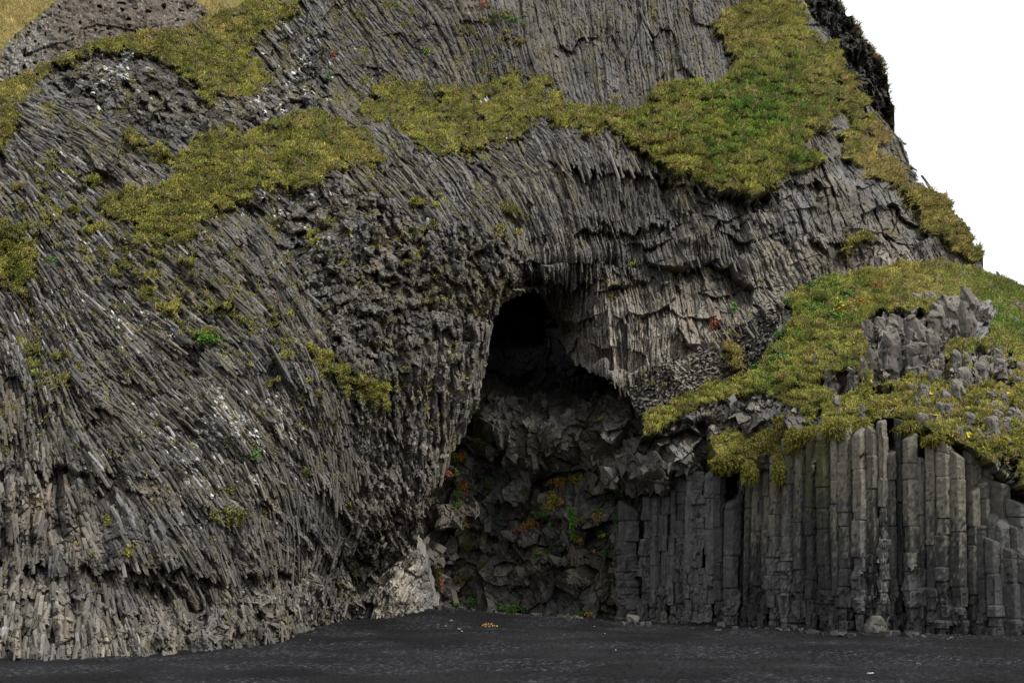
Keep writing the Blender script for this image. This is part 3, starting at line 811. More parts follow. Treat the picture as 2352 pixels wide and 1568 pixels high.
# ------------------------------------------------------------------ the grassy mound above the columns
colD = lambda U: gb(U, BASE(U))
D3 = rbf([(1500, 960, 56.4), (1560, 935, 56.2), (1640, 890, 57), (1750, 800, 58.5), (1800, 690, 60.5), (1850, 650, 62), (2000, 620, 64), (2100, 606, 66), (2200, 612, 68), (2300, 645, 72), (2352, 668, 74), (2480, 700, 78),
          (1650, 960, 54.8), (1650, 1075, 53.1), (1750, 1070, 51.9), (1850, 1010, 50.8), (1950, 985, 49.8), (2060, 965, 49.2), (2130, 990, 48.2), (2200, 1010, 47.6), (2280, 1070, 46.8), (2352, 1200, 45.7), (2480, 1260, 44.5),
          (1700, 990, 54.2), (1800, 880, 54.6), (1800, 960, 53.0), (1900, 850, 54.2), (1920, 920, 52.3), (1850, 750, 57.8), (2000, 700, 59.5), (2000, 780, 55.3), (2060, 870, 52.8), (2100, 720, 58), (2150, 780, 55.5), (2200, 700, 59), (2200, 790, 55.0), (2200, 880, 51.5), (2300, 780, 57), (2300, 700, 65),
          (2300, 900, 51), (2352, 850, 54), (2352, 1000, 48.3), (2480, 900, 53)], 0.02)
vt3 = lambda U: lut([(1480, 955), (1540, 928), (1590, 905), (1640, 880), (1700, 872), (1745, 835), (1775, 780), (1790, 735), (1800, 695), (1815, 677), (1850, 657), (1900, 642), (1950, 632), (2000, 622), (2060, 611), (2100, 607), (2160, 607), (2220, 615), (2260, 632), (2310, 648), (2352, 662), (2500, 700)])(U) + 2 * noise(U / 8, U * 0, 501)
vb3 = lambda U: lut([(1480, 1005), (1560, 985), (1620, 960), (1655, 1076), (1690, 1078), (1740, 1066), (1800, 1040), (1840, 1010), (1900, 992), (1960, 995), (2010, 972), (2060, 957), (2100, 975), (2140, 1000), (2180, 1012), (2230, 1035), (2280, 1070), (2330, 1110), (2352, 1125), (2500, 1180)])(U) + 4 * noise(U / 12, U * 0, 502)
ROCK3 = area([[(1985, 725), (2035, 715), (2110, 715), (2130, 725), (2165, 700), (2280, 690), (2285, 745), (2245, 790), (2170, 790), (2165, 850), (2110, 865), (2085, 875), (2000, 880), (1985, 800)],
              [(1800, 690), (1830, 720), (1790, 790), (1750, 830), (1740, 870), (1690, 870), (1640, 890), (1700, 800), (1780, 720)],
              [(1880, 880), (1970, 850), (1985, 900), (1930, 915)], [(1690, 960), (1800, 920), (1850, 960), (1830, 1010), (1760, 990), (1700, 1000)], [(1500, 990), (1650, 925), (1760, 900), (1800, 930), (1690, 980), (1600, 1030)],
              [(1850, 985), (1890, 940), (1900, 990), (1860, 1010)],
              [0.6, (2120, 840), (2240, 800), (2330, 800), (2352, 900), (2200, 900), (2150, 890)], [0.75, (1990, 880), (2060, 885), (2060, 920), (2000, 920)],
              [0.6, (2240, 1030), (2352, 1060), (2352, 1160), (2280, 1080)]], 3)
GREEN3 = blobs([(1850, 740, 120, 90, .5), (2320, 730, 80, 80, .85), (1750, 870, 90, 40, .45), (2250, 640, 90, 30, .6), (1900, 660, 120, 30, .5), (1950, 850, 60, 60, .3)])
DRY3 = blobs([(2150, 650, 130, 40, .35), (1940, 820, 60, 50, .3), (2300, 900, 120, 80, .35), (2200, 950, 120, 60, .3)])
LEDGE3 = [([(1760, 915), (1820, 895), (1880, 880), (1960, 872)], 0.4, 30), ([(1560, 985), (1640, 958), (1720, 945), (1760, 950)], 0.6, 25), ([(1720, 985), (1790, 975), (1850, 950)], 0.6, 40)]


def detail3(U, V, D):
    rk = grid_sample(ROCK3, U, V)
    rk = sstep(0.40, 0.56, rk + 0.26 * fbm(U / 26, V / 22, 511, 3))
    a, ia, _ = facets((U + .2 * V) / 34, V / 48, 520, 0.8, 0.7, 0.2, 0.06)
    b, ib, _ = facets((U + .2 * V) / 14, V / 19, 521, 0.34, 0.36, 0.10, 0.07)
    c, ic, _ = facets(U / 6, V / 7, 522, 0.10, 0.12)
    left = 1 - sstep(1760, 1830, U)
    tuss = tussocks(U, V, 531) * 0.8
    h = 0.25 * fbm(U / 120, V / 80, 533, 3) + ledges(U, V, LEDGE3) + rk * (a * (1 - .6 * left) + b + c) + (1 - rk) * (tuss + 0.1)
    C = rock_colour(U, V, ib, 0.135, 17) * (0.85 + 0.3 * rnd(ic, 2))[..., None]
    lich = sstep(0.05, 0.5, noise(U / 7, V / 7, 541) + 0.3 * noise(U / 30, V / 30, 542))
    C = mix3(C, col3(0.19, 0.18, 0.155), 0.5 * lich)
    gt = turf_colour(U, V, grid_sample(GREEN3, U, V), grid_sample(DRY3, U, V), 0.6 * tussocks(U, V, 531, True))
    C = mix3(gt * 0.75, C, rk)
    thin = sstep(-0.75, 0.1, fbm(U / 24, V / 16, 551, 3))
    bank_ = sstep(2050, 2120, U) * sstep(840, 880, V)
    C = mix3(C, col3(0.075, 0.068, 0.045), bank_ * (1 - rk) * sstep(-0.1, 0.3, noise(U / 12, V / 9, 552)) * 0.8)
    return h, C, (1 - rk) * (0.35 + 0.65 * thin) * (1 - 0.55 * bank_ * sstep(-0.2, 0.3, noise(U / 12, V / 9, 552))), gt


L3 = Layer('grassy_mound', 1480, 2480, 1.35, vt3, vb3, 420, D3, detail3, M_ROCK, (6, -2), (7, -0.4))
tag(L3.obj, 'grassy mound with rock outcrops on top of the row of upright columns', kind='structure')

# ------------------------------------------------------------------ dark headland and the hill behind the left ridge
D4 = rbf([(1650, -60, 104), (1800, 100, 104), (1950, -60, 112), (1900, 200, 103), (2000, 200, 110), (2040, 290, 112), (2100, 420, 112)])
vt4 = lambda U: lut([(1600, -90), (1915, -90), (1925, 0), (1943, 20), (1957, 51), (1977, 82), (2004, 116), (2021, 146), (2028, 165), (2037, 204), (2045, 258), (2050, 310), (2070, 350), (2100, 420)])(U) + (5 * noise(U / 7, U * 0, 601) + 4 * noise(U / 16, U * 0, 602))
vb4 = lambda U: U * 0 + 460
D4L = lut([(1600, -30), (1860, -30), (1895, 40), (1925, 100), (1960, 150), (1990, 190), (2020, 235), (2060, 300)])


def detail4(U, V, D):
    a, ia, _ = facets((U - .3 * V) / 14, (V + .3 * U) / 26, 610, 1.0, 0.9, 0.3, 0.07)
    b, ib, _ = facets(U / 6, V / 8, 611, 0.5, 0.5, 0.1)
    h = 1.2 * fbm(U / 60, V / 60, 612, 3) + a + b
    C = rock_colour(U, V, ib, 0.035, 27)
    edge = V - vt4(U)
    g = sstep(0.42, 0.6, 0.75 * np.exp(-np.maximum(edge, 0) / 26) + 0.3 * fbm(U / 22, V / 22, 613, 3))
    gc = mix3(col3(0.07, 0.075, 0.024), col3(0.10, 0.075, 0.036), sstep(-.3, .4, noise(U / 16, V / 16, 614)))
    h = h + g * 0.5
    return h, mix3(C, gc, g), g, gc


L4 = Layer('headland', 1600, 2100, 1.6, vt4, vb4, 330, D4, detail4, M_ROCK, (20, -10), (4, -2))
tag(L4.obj, 'black rock shoulder of the mountain, highest on the right against the white sky', kind='structure')

D5 = rbf([(-200, 260, 64), (0, 190, 66), (300, 80, 72), (600, -20, 84), (-200, -80, 92), (100, -80, 92), (400, -80, 94), (700, -80, 98)])


def detail5(U, V, D):
    gt = mix3(col3(0.185, 0.160, 0.044), col3(0.225, 0.175, 0.060), sstep(-.3, .4, fbm(U / 60, V / 30, 701, 3)))
    h = 0.3 * np.abs(fbm(U / 30, V / 14, 702, 3)) + 0.5 * fbm(U / 130, V / 90, 703, 2)
    return h, gt * 0.8, 0 * U + 1, gt


L5 = Layer('hill', -200, 760, 2.0, lambda U: U * 0 - 90, lambda U: top_line(U) + 22, 130, D5, detail5, M_ROCK, (30, -3), (2, -1))
tag(L5.obj, 'straw yellow grass hill rising behind the ridge', kind='structure')

D6 = rbf([(0, 180, 58), (20, 110, 60), (60, 70, 61.5), (140, 10, 63.5), (200, -60, 66), (250, 80, 60.5), (400, 40, 61.5), (480, 50, 62.5), (420, -60, 66), (150, 110, 59.5), (300, 0, 62.5)])
vt6 = lambda U: lut([(-6, 180), (0, 145), (6, 118), (14, 100), (26, 88), (45, 78), (60, 62), (85, 44), (110, 24), (138, 3), (160, -22), (200, -60), (420, -60), (442, -2), (456, 12), (472, 25), (489, 37), (500, 48)])(U) + 2.5 * noise(U / 8, U * 0, 801)
vb6 = lambda U: np.maximum(top_line(U) + 18, vt6(U) + 6)


def detail6(U, V, D):
    a, ia, _ = facets(U / 120, V / 70, 810, 0.25, 0.35)
    b, ib, _ = facets(U / 12, V / 10, 811, 0.10, 0.12)
    n = fbm(U / 28, V / 20, 812, 4)
    pit = sstep(0.55, 0.75, noise(U / 16, V / 10, 813) + 0.25 * noise(U / 50, V / 40, 814))
    edge = np.minimum(np.exp(-(V - vt6(U)) / 14), 1)
    lf = 1 - sstep(60, 140, U)
    h = a + b + 0.25 * n - 0.4 * pit + 0.3 * edge
    C = col3(0.080, 0.064, 0.049) * (1 + 0.28 * n + 0.2 * (rnd(ib, 1) - .5))[..., None]
    gr = np.clip(lf + 0.7 * edge + 0.3 * noise(U / 12, V / 12, 815), 0, 1)
    C = mix3(C, col3(0.085, 0.080, 0.068), gr * 0.8)
    sp = sstep(0.42, 0.6, noise(U / 4.0, V / 4.0, 816) + 0.35 * gr - 0.08)
    C = mix3(C, col3(0.33, 0.31, 0.27), sp * 0.7)
    ms = sstep(0.3, 0.7, edge * 0.8 + 0.4 * noise(U / 18, V / 10, 817))
    C = mix3(C, col3(0.075, 0.065, 0.018), ms * 0.75)
    return h, C, 0 * U, C


L6 = Layer('tuff_outcrop', -6, 502, 1.4, vt6, vb6, 130, D6, detail6, M_TUFF, (6, -4), (2, -1))
tag(L6.obj, 'big brown tuff outcrop bulging out of the hill behind the left grassy ridge', 'rock outcrop')

# ------------------------------------------------------------------ black sand
xs = np.r_[np.linspace(-400, -32, 24), np.linspace(-30, 30, 860), np.linspace(32, 400, 24)].astype(f32)
ys = np.r_[np.linspace(-300, 18, 20), np.geomspace(20, 66, 900), np.linspace(68, 400, 12)].astype(f32)
XX, YY = np.meshgrid(xs, ys, indexing='ij')
bank = 0.55 * np.exp(-(((XX + 6.5) / 7) ** 2 + ((YY - 55) / 7) ** 2))
zz = 0.035 * fbm(XX / 1.6, YY / 1.6, 901, 3) + bank + 0.10 * noise(XX / 9, YY / 6, 902)
ii, ox_, oy_, _ = vor(XX / 0.30, YY / 0.42, 903)
dist = np.sqrt(ox_ ** 2 + oy_ ** 2)
zz = zz - 0.055 * np.clip(1 - dist / 0.42, 0, 1) * (rnd(ii, 1) > 0.35)
ii, ox_, oy_, _ = vor(XX / 0.13, YY / 0.17, 904)
zz = zz + 0.035 * (rnd(ii, 1) - 0.5) - 0.04 * np.sqrt(ox_ ** 2 + oy_ ** 2)
gg = 0.0125 + 0.005 * fbm(XX / 3, YY / 5, 905, 3)
tn = np.stack([gg * 1.0, gg * 1.0, gg * 1.08], -1)
peb = rnd(hsh(np.floor(XX / 0.035), np.floor(YY / 0.05), 906), 1) ** 6 * sstep(-0.15, 0.45, fbm(XX / 4, YY / 3.5, 907, 3) + 0.12)
tn = mix3(tn, col3(0.062, 0.064, 0.074), peb)
nx, ny = XX.shape
idx = np.arange(nx * ny).reshape(nx, ny)
beach = mesh_np('beach', np.stack([XX, YY, zz], -1), np.stack([idx[:-1, :-1], idx[1:, :-1], idx[1:, 1:], idx[:-1, 1:]], -1).reshape(-1, 4), None, tn, M_SAND)
tag(beach, 'black sand beach dimpled with footprints', kind='structure')


def beach_z(x, y):
    i = int(np.clip(np.searchsorted(xs, x), 1, nx - 1)); j = int(np.clip(np.searchsorted(ys, y), 1, ny - 1))
    return float(zz[i, j])

# ------------------------------------------------------------------ turf: blades of grass on every ledge and slope
def blades(name, layer, n, lo, hi, label, sel=None, wid=(0.011, 0.019), seed=1):
    r = np.random.default_rng(seed)
    wgt = np.clip(layer.turf, 0, 1) * layer.live * (layer.D / 55.0) ** 0.5
    wgt = wgt * (wgt > 0.15)
    if sel is not None:
        wgt = wgt * sel(layer.UU, layer.VV)
    cs = np.cumsum(wgt.ravel().astype(np.float64))
    k = np.searchsorted(cs, r.random(n) * cs[-1])
    k = np.clip(k, 0, cs.size - 1)
    B = layer.P.reshape(-1, 3)[k] + r.normal(0, 0.03, (n, 3))
    N = layer.slope.reshape(-1, 3)[k]
    U = layer.UU.ravel()[k]; V = layer.VV.ravel()[k]
    C = np.asarray(layer.gtint).reshape(-1, 3)[k]
    tw = layer.turf.ravel()[k]
    tid, tx_, ty_, te_ = vor(U / 15, V / 11, 75)
    L = (lo + (hi - lo) * r.random(n)) * (0.35 + 0.65 * tw) * (0.45 + 0.95 * rnd(tid, 1)) * (1 + 0.5 * noise(U / 40, V / 30, 77))
    sweep = noise(U / 40, V / 30, 78)
    g = 0.5 * N + np.array([0, 0, 0.55]) + r.normal(0, 0.38, (n, 3))
    g[:, 0] += 0.45 * sweep + 0.15 + 0.5 * tx_ + 0.5 * (rnd(tid, 2) - .5)
    g[:, 2] -= 0.5 * ty_
    g /= np.linalg.norm(g, axis=1, keepdims=True)
    side = np.cross(g, np.array([0.1, 1.0, 0.2]) + r.normal(0, 0.3, (n, 3)))
    side /= np.linalg.norm(side, axis=1, keepdims=True) + 1e-6
    wd = (wid[0] + (wid[1] - wid[0]) * r.random(n))[:, None] * side
    L = L[:, None]
    mid = B + g * L * 0.6
    g2 = g * 0.45 + np.array([0, 0, -0.75]) + 0.25 * N + r.normal(0, 0.2, (n, 3))
    tip = mid + g2 * L * 0.5
    P = np.stack([B - wd, B + wd, mid + wd * 0.8, mid - wd * 0.8, tip], 1)
    i = np.arange(n) * 5
    f4 = np.stack([i, i + 1, i + 2, i + 3], 1); f3 = np.stack([i + 3, i + 2, i + 4], 1)
    v = 1.75 * (0.78 + 0.44 * r.random((n, 1)))
    hue = r.random((n, 1))
    C = C * v * np.concatenate([0.93 + 0.16 * hue, np.ones((n, 1)), 0.9 + 0.2 * (1 - hue)], 1)
    tb, _, _, _ = vor(U / 34, V / 22, 76)
    C = C * ((0.82 + 0.36 * rnd(tid, 3)) * (0.78 + 0.44 * rnd(tb, 3)))[:, None]
    dry = r.random(n) < np.where(rnd(tid, 4) > 0.85, 0.45, 0.03)
    C[dry] = np.array([0.19, 0.145, 0.062]) * v[dry]
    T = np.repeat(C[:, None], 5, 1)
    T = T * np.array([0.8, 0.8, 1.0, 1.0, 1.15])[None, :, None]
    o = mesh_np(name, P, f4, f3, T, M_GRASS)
    return tag(o, label, 'grass', kind='stuff')


blades('grass', L1, 150000, 0.09, 0.24, 'olive grass covering the ridge, ledges and cracks of the slope left of the cave', lambda U, V: (U < 830) * 1.0, seed=11)
blades('grass', L1, 55000, 0.09, 0.24, 'olive grass on the long ledge above the cave mouth', lambda U, V: ((U >= 830) & (U < 1262)) * 1.0, seed=12)
blades('grass', L1, 110000, 0.14, 0.40, 'long green and straw grass hanging on the high ledge below the summit', lambda U, V: (U >= 1262) * 1.0, seed=13)
blades('grass', L3, 150000, 0.10, 0.26, 'bright yellow-green grass on the mound and terrace above the upright columns', seed=14)
blades('grass', L5, 40000, 0.2, 0.42, 'straw coloured grass on the hill behind the tuff outcrop', seed=15)
blades('grass', L4, 5000, 0.3, 0.7, 'dull grass tufts along the top of the black rock shoulder', seed=16)


# ------------------------------------------------------------------ upright basalt columns
def column_mesh(name, base, top, wid, seed, lich=0.5, pale=0.0, broken=0.3, dark=0.07, mossy=0.0, slant=0.25):
    r = np.random.default_rng(seed)
    base = np.array(base, float); top = np.array(top, float)
    H = top[2] - base[2]
    nside = int(r.choice([5, 6, 6, 6]))
    a0 = math.radians(-90 + r.normal(20, 9)) - math.pi / nside      # one broad face looks out to the beach
    ang = a0 + (np.arange(nside) + r.uniform(-0.14, 0.14, nside)) * 2 * math.pi / nside
    cor = np.stack([np.cos(ang), np.sin(ang)], 1) * r.uniform(0.9, 1.08, (nside, 1))
    ne = 5
    ring = []
    for k in range(nside):
        a, b = cor[k], cor[(k + 1) % nside]
        for e in (0.06, 0.28, 0.5, 0.72, 0.94):
            ring.append(a + (b - a) * e)
    ring = np.array(ring)
    ring[:, 0] = (ring[:, 0] - ring[:, 0].min()) / (np.ptp(ring[:, 0])) * 1.1 - 0.55
    ring[:, 1] = ring[:, 1] / (np.ptp(ring[:, 1])) * r.uniform(1.2, 1.5)
    ring *= wid
    n = len(ring)
    m = max(12, int(H / 0.085))
    # joints
    zc = []; z = r.uniform(0.1, 0.5)
    while z < H:
        zc.append(z)
        z += r.uniform(0.25, 0.8) if z < broken * H else r.uniform(0.45, 1.9)
    zs = np.sort(np.concatenate([np.linspace(0, H, m)] + [np.array([c - 0.025, c, c + 0.025]) for c in zc if 0.05 < c < H - 0.1]))
    seg = np.searchsorted(np.array(zc), zs)
    sh = r.normal(0, 0.024, (len(zc) + 2, 2)); sc = 1 + r.normal(0, 0.03, len(zc) + 2)
    low = zs / H < broken
    sh[:np.searchsorted(np.array(zc), broken * H) + 1] *= 2.2
    t = zs / H
    axis = base[None] + (top - base)[None] * t[:, None]
    axis[:, 2] = base[2] + zs
    grv = np.zeros(len(zs))
    for c in zc:
        grv = np.maximum(grv, np.clip(1 - np.abs(zs - c) / 0.035, 0, 1))
    P = np.zeros((len(zs), n, 3))
    rr = ring[None] * (sc[seg] * (1 - 0.15 * grv))[:, None, None] + sh[seg][:, None, :]
    P[..., 0] = axis[:, 0, None] + rr[..., 0]
    P[..., 1] = axis[:, 1, None] + rr[..., 1]
    P[..., 2] = axis[:, 2, None]
    per = np.arange(n) / n * nside
    PP, ZZ = np.meshgrid(per, zs)
    f, _, _ = facets(PP * 1.1 + seed, ZZ / 0.7, seed, 0.10, 0.17, 0.02)
    f2, id2, _ = facets(PP * 3 + seed, ZZ / 0.16, seed + 1, 0.02, 0.03)
    amp = np.clip((broken * 1.15 - ZZ / H) / 0.12, 0, 1)
    dd = f * amp + f2 * (0.8 + 1.2 * amp) + 0.012 * noise(PP * 4 + seed, ZZ / 0.10, seed)
    # a few bites knocked out of the edges
    bi, _, _ = facets(PP * 0.9 + seed * 3, ZZ / 1.3, seed + 2, 1.0, 0.6)
    dd = dd - 0.10 * np.clip(bi - 0.42, 0, 0.5) * 2
    out = ring / np.linalg.norm(ring, axis=1, keepdims=True)
    P[..., 0] += out[None, :, 0] * dd
    P[..., 1] += out[None, :, 1] * dd
    # slanted, weathered head
    sl = np.clip(r.normal(0, slant, 2), -.45, .45)
    sl[1] = abs(sl[1]) + 0.1
    k = np.clip((ZZ - H + 0.7) / 0.7, 0, 1) ** 2
    P[..., 2] += k * (sl[0] * ring[None, :, 0] + sl[1] * ring[None, :, 1]) * 1.3
    topc = P[-1].mean(0) + np.array([0, 0, 0.05])
    inset = P[-1] * 0.82 + topc * 0.18; inset[:, 2] += 0.04
    V = np.concatenate([P.reshape(-1, 3), inset, topc[None]])
    idx = np.arange(len(zs) * n).reshape(len(zs), n)
    a = idx[:-1]; b = idx[1:]
    f4 = np.stack([a, np.roll(a, -1, 1), np.roll(b, -1, 1), b], -1).reshape(-1, 4)
    i0 = len(zs) * n; ii_ = np.arange(n)
    f4 = np.concatenate([f4, np.stack([idx[-1], np.roll(idx[-1], -1), i0 + np.roll(ii_, -1), i0 + ii_], -1)])
    f3 = np.stack([i0 + ii_, i0 + np.roll(ii_, -1), np.full(n, i0 + n)], -1)
    tone = dark * (1.0 if lich < .2 and base[0] < 13 else 0.72) * (0.5 + 0.8 * r.random())
    C = np.ones((len(zs), n, 3)) * tone * np.array([1.0, 0.99, 0.97])
    C *= (0.88 + 0.24 * rnd(id2, 4))[..., None] * (0.85 + 0.3 * r.random((len(zc) + 2))[seg])[:, None, None]
    C *= (1 + 0.35 * noise(PP * 1.2 + seed, ZZ / 0.9, seed + 21) + 0.22 * noise(PP * 6 + seed, ZZ / 0.14, seed + 22))[..., None]
    hz = ZZ / H + 0.10 * noise(PP, ZZ, seed + 5)
    lm = sstep(0.55, 0.68, hz * 0.8 + 0.25 * (lich - 0.5) + 0.34 * noise(PP * 3.5, ZZ / 0.17, seed + 6) + 0.2 * noise(PP * 1.5, ZZ / 0.6, seed + 16) + 0.06) * lich
    C = mix3(C, np.array([0.155, 0.143, 0.106]), lm * 0.9)
    pm = sstep(0.1, 0.5, f * 3 + pale - 0.35) * pale * (ZZ / H < 0.62)
    C = mix3(C, np.array([0.105, 0.103, 0.098]), pm)
    mm = sstep(0.30, 0.55, mossy * (hz - 0.25) + 0.4 * noise(PP * 2.5, ZZ / 0.35, seed + 8))
    C = mix3(C, np.array([0.050, 0.052, 0.014]), mm * 0.85)
    T = np.concatenate([C.reshape(-1, 3), C[-1], C[-1].mean(0)[None]])
    return mesh_np(name, V, f4, f3, T, M_ROCK)


A0, B0 = 1396.5, 1874.25
KC = 0.35155
cols = []          # left, right at the foot; left, right near the top; top row; base row offset; distance offset


def ca(b0, b1, t0, t1, top, off=0.0, **kw):
    cols.append((A0 + b0 * KC, A0 + b1 * KC, A0 + t0 * KC, A0 + t1 * KC, 918.75 + top * KC, off, kw))


def cb(b0, b1, t0, t1, top, off=0.0, **kw):
    cols.append((B0 + b0 * KC, B0 + b1 * KC, B0 + t0 * KC, B0 + t1 * KC, 918.75 + top * KC, off, kw))


ca(50, 172, 85, 180, 660, 0.1, broken=.6, lich=0, pale=.35, dark=.075)
ca(205, 268, 235, 285, 610, 0.15, broken=.8, lich=0, pale=.5, dark=.1)
ca(266, 330, 290, 350, 600, 0.3, broken=.25, lich=0, pale=.3, dark=.085)
ca(330, 385, 350, 400, 600, 0.2, broken=.3, lich=0, pale=.6, dark=.09)
ca(384, 432, 402, 462, 560, 0.1, broken=.35, lich=0, pale=.9, dark=.1)
ca(430, 500, 460, 528, 480, 0.1, broken=.6, lich=.05, pale=.6, dark=.09)
ca(495, 562, 528, 560, 460, 0.0, broken=.4, lich=.05, pale=.9, dark=.1)
ca(560, 628, 550, 632, 440, 0.0, broken=.85, lich=.1, pale=.8, dark=.095)
ca(622, 690, 632, 692, 450, 0.15, broken=.35, lich=.1, pale=.7, dark=.09)
ca(688, 764, 690, 768, 470, 0.25, broken=.2, lich=.1, pale=.1, dark=.06)
ca(752, 842, 774, 856, 640, -0.1, broken=.3, lich=.1, pale=.6, dark=.09)
ca(842, 884, 856, 892, 480, 0.3, broken=.2, lich=.3, pale=0, dark=.05)
ca(880, 940, 906, 950, 430, 0.0, broken=.3, lich=.6, pale=.15, dark=.06)
ca(936, 1004, 950, 1008, 400, -0.05, broken=.3, lich=.9, pale=.3, dark=.065)
ca(1002, 1062, 1016, 1072, 350, 0.1, broken=.3, lich=1, pale=.3, dark=.065)
ca(1048, 1142, 1070, 1146, 330, -0.1, broken=.45, lich=.9, pale=.9, dark=.07)
ca(1136, 1216, 1146, 1222, 250, -0.1, broken=.4, lich=.6, pale=.8, dark=.07, mossy=.5)
ca(1214, 1302, 1234, 1298, 240, 0.0, broken=.3, lich=.7, pale=.5, dark=.06, mossy=.6)
cb(-60, 14, -60, 8, 190, 0.0, broken=.2, lich=.25, pale=.1, dark=.05, mossy=.9)
cb(12, 100, 12, 80, 195, 0.05, broken=.25, lich=.3, pale=.1, dark=.052, mossy=.9)
cb(98, 148, 78, 150, 190, -0.1, broken=.15, lich=.9, pale=.1, dark=.058, mossy=.2)
cb(146, 242, 148, 242, 155, 0.0, broken=.25, lich=.95, pale=.3, dark=.06, mossy=.15)
cb(240, 330, 242, 324, 185, -0.12, broken=.35, lich=1, pale=.6, dark=.062, slant=.4)
cb(332, 412, 324, 402, 165, 0.0, broken=.35, lich=.7, pale=.4, dark=.055)
cb(410, 466, 402, 460, 115, 0.05, broken=.55, lich=.85, pale=.8, dark=.065)
cb(464, 522, 460, 520, 320, 0.0, broken=.3, lich=.4, pale=.3, dark=.06)
cb(520, 576, 516, 574, 105, 0.3, broken=.2, lich=.1, pale=.2, dark=.045)
cb(582, 666, 574, 656, 215, -0.05, broken=.4, lich=.8, pale=.15, dark=.055)
cb(664, 722, 652, 718, 355, 0.05, broken=.5, lich=.7, pale=.5, dark=.058)
cb(716, 792, 716, 794, 285, -0.05, broken=.25, lich=.85, pale=.2, dark=.055)
cb(784, 884, 792, 880, 262, -0.12, broken=.3, lich=.9, pale=.2, dark=.056, slant=.4)
cb(880, 982, 874, 966, 325, -0.15, broken=.25, lich=.9, pale=.2, dark=.056, slant=.5)
cb(978, 1062, 966, 1056, 565, -0.2, broken=.25, lich=.6, pale=.25, dark=.06, slant=.5)
cb(1055, 1124, 1048, 1118, 800, -0.25, broken=.25, lich=.15, pale=.25, dark=.06, slant=.5)
cb(1118, 1226, 1114, 1218, 890, -0.3, broken=.25, lich=.1, pale=.15, dark=.058, slant=.4)
cb(1218, 1326, 1212, 1308, 935, -0.35, broken=.15, lich=.1, pale=.2, dark=.058, slant=.4)
cb(1318, 1420, 1308, 1405, 960, -0.3, broken=.2, lich=.1, pale=.35, dark=.06, slant=.4)
# second rank, stepping up the terrace at the right
second = [cb(1020, 1110, 1030, 1102, 238, 0.9, broken=0, lich=.9, dark=.09), cb(1090, 1190, 1096, 1182, 250, 0.8, broken=0, lich=.9, dark=.085, slant=.5), cb(958, 1070, 962, 1060, 275, 0.55, broken=0, lich=1, dark=.09, slant=.6),
          cb(1060, 1140, 1050, 1134, 515, 0.25, broken=0, lich=.5, dark=.07), cb(1132, 1262, 1134, 1252, 515, 0.3, broken=0, lich=.3, dark=.07, slant=.5), cb(1250, 1380, 1252, 1372, 640, 0.3, broken=0, lich=.2, dark=.07, slant=.4),
          cb(1115, 1185, 1114, 1180, 742, 0.0, broken=0, lich=.1, dark=.065, slant=.5), cb(1170, 1275, 1168, 1262, 760, -0.05, broken=0, lich=.1, dark=.08, slant=.7), cb(1258, 1345, 1256, 1335, 795, -0.05, broken=0, lich=.1, dark=.075, slant=.6)]
NW = ['first', 'second', 'third', 'fourth', 'fifth', 'sixth', 'seventh', 'eighth', 'ninth', 'tenth', 'eleventh', 'twelfth', 'thirteenth', 'fourteenth', 'fifteenth', 'sixteenth', 'seventeenth',
      'eighteenth', 'nineteenth', 'twentieth', 'twenty-first', 'twenty-second', 'twenty-third', 'twenty-fourth', 'twenty-fifth', 'twenty-sixth', 'twenty-seventh', 'twenty-eighth', 'twenty-ninth', 'thirtieth',
      'thirty-first', 'thirty-second', 'thirty-third', 'thirty-fourth', 'thirty-fifth', 'thirty-sixth', 'thirty-seventh', 'thirty-eighth', 'thirty-ninth', 'fortieth']
NF = 37
for k, (b0, b1, t0, t1, vt_, off, kw) in enumerate(cols):
    um = (b0 + b1) / 2; vb_ = float(BASE(um))
    D = gb(um, vb_)
    wm = (b1 - b0) * D * KX / F
    yc = D + 0.28 + off + 0.10 * math.sin(k * 2.4 + k * k)
    basep = at(um, vb_ + 4, D); basep = np.array([basep[0] * yc / D, yc, -0.25])
    tp = at((t0 + t1) / 2, vt_ + 9, yc + (0.12 if k < NF else 0.05))
    o = column_mesh('basalt_column', basep, tp, wm, 2000 + 7 * k, **kw)
    if k < NF:
        d = []
        if kw.get('mossy', 0) > .45: d.append('moss stained')
        elif kw.get('lich', 0) > .65: d.append('lichen speckled')
        elif kw.get('pale', 0) > .55: d.append('pale grey')
        elif kw.get('broken', 0) > .55: d.append('badly broken')
        else: d.append('dark grey')
        tag(o, f'{d[0]} upright basalt column, {NW[k]} from the cave in the front row', 'basalt column', 'upright columns standing in the front row', 'thing')
    else:
        lab = ['slender pale-topped column behind the short columns, left neighbour of the block-headed one', 'block-headed column on the upper step of the terrace, flat lichen-grey face', 'slant-topped pale column leaning behind the tallest right-hand front column',
               'narrow dark column on the middle step, right of the lichen-topped column', 'broad double-cracked column on the middle step of the terrace', 'squat wide dark block column at the photo edge on the middle step',
               'narrow dark column with a slanting head on the lower step', 'pale slant-faced broken column on the lower step', 'stubby dark column at the photo edge on the lower step'][k - NF]
        tag(o, lab, 'basalt column', 'shorter columns stepping up behind the right end of the row', 'thing')


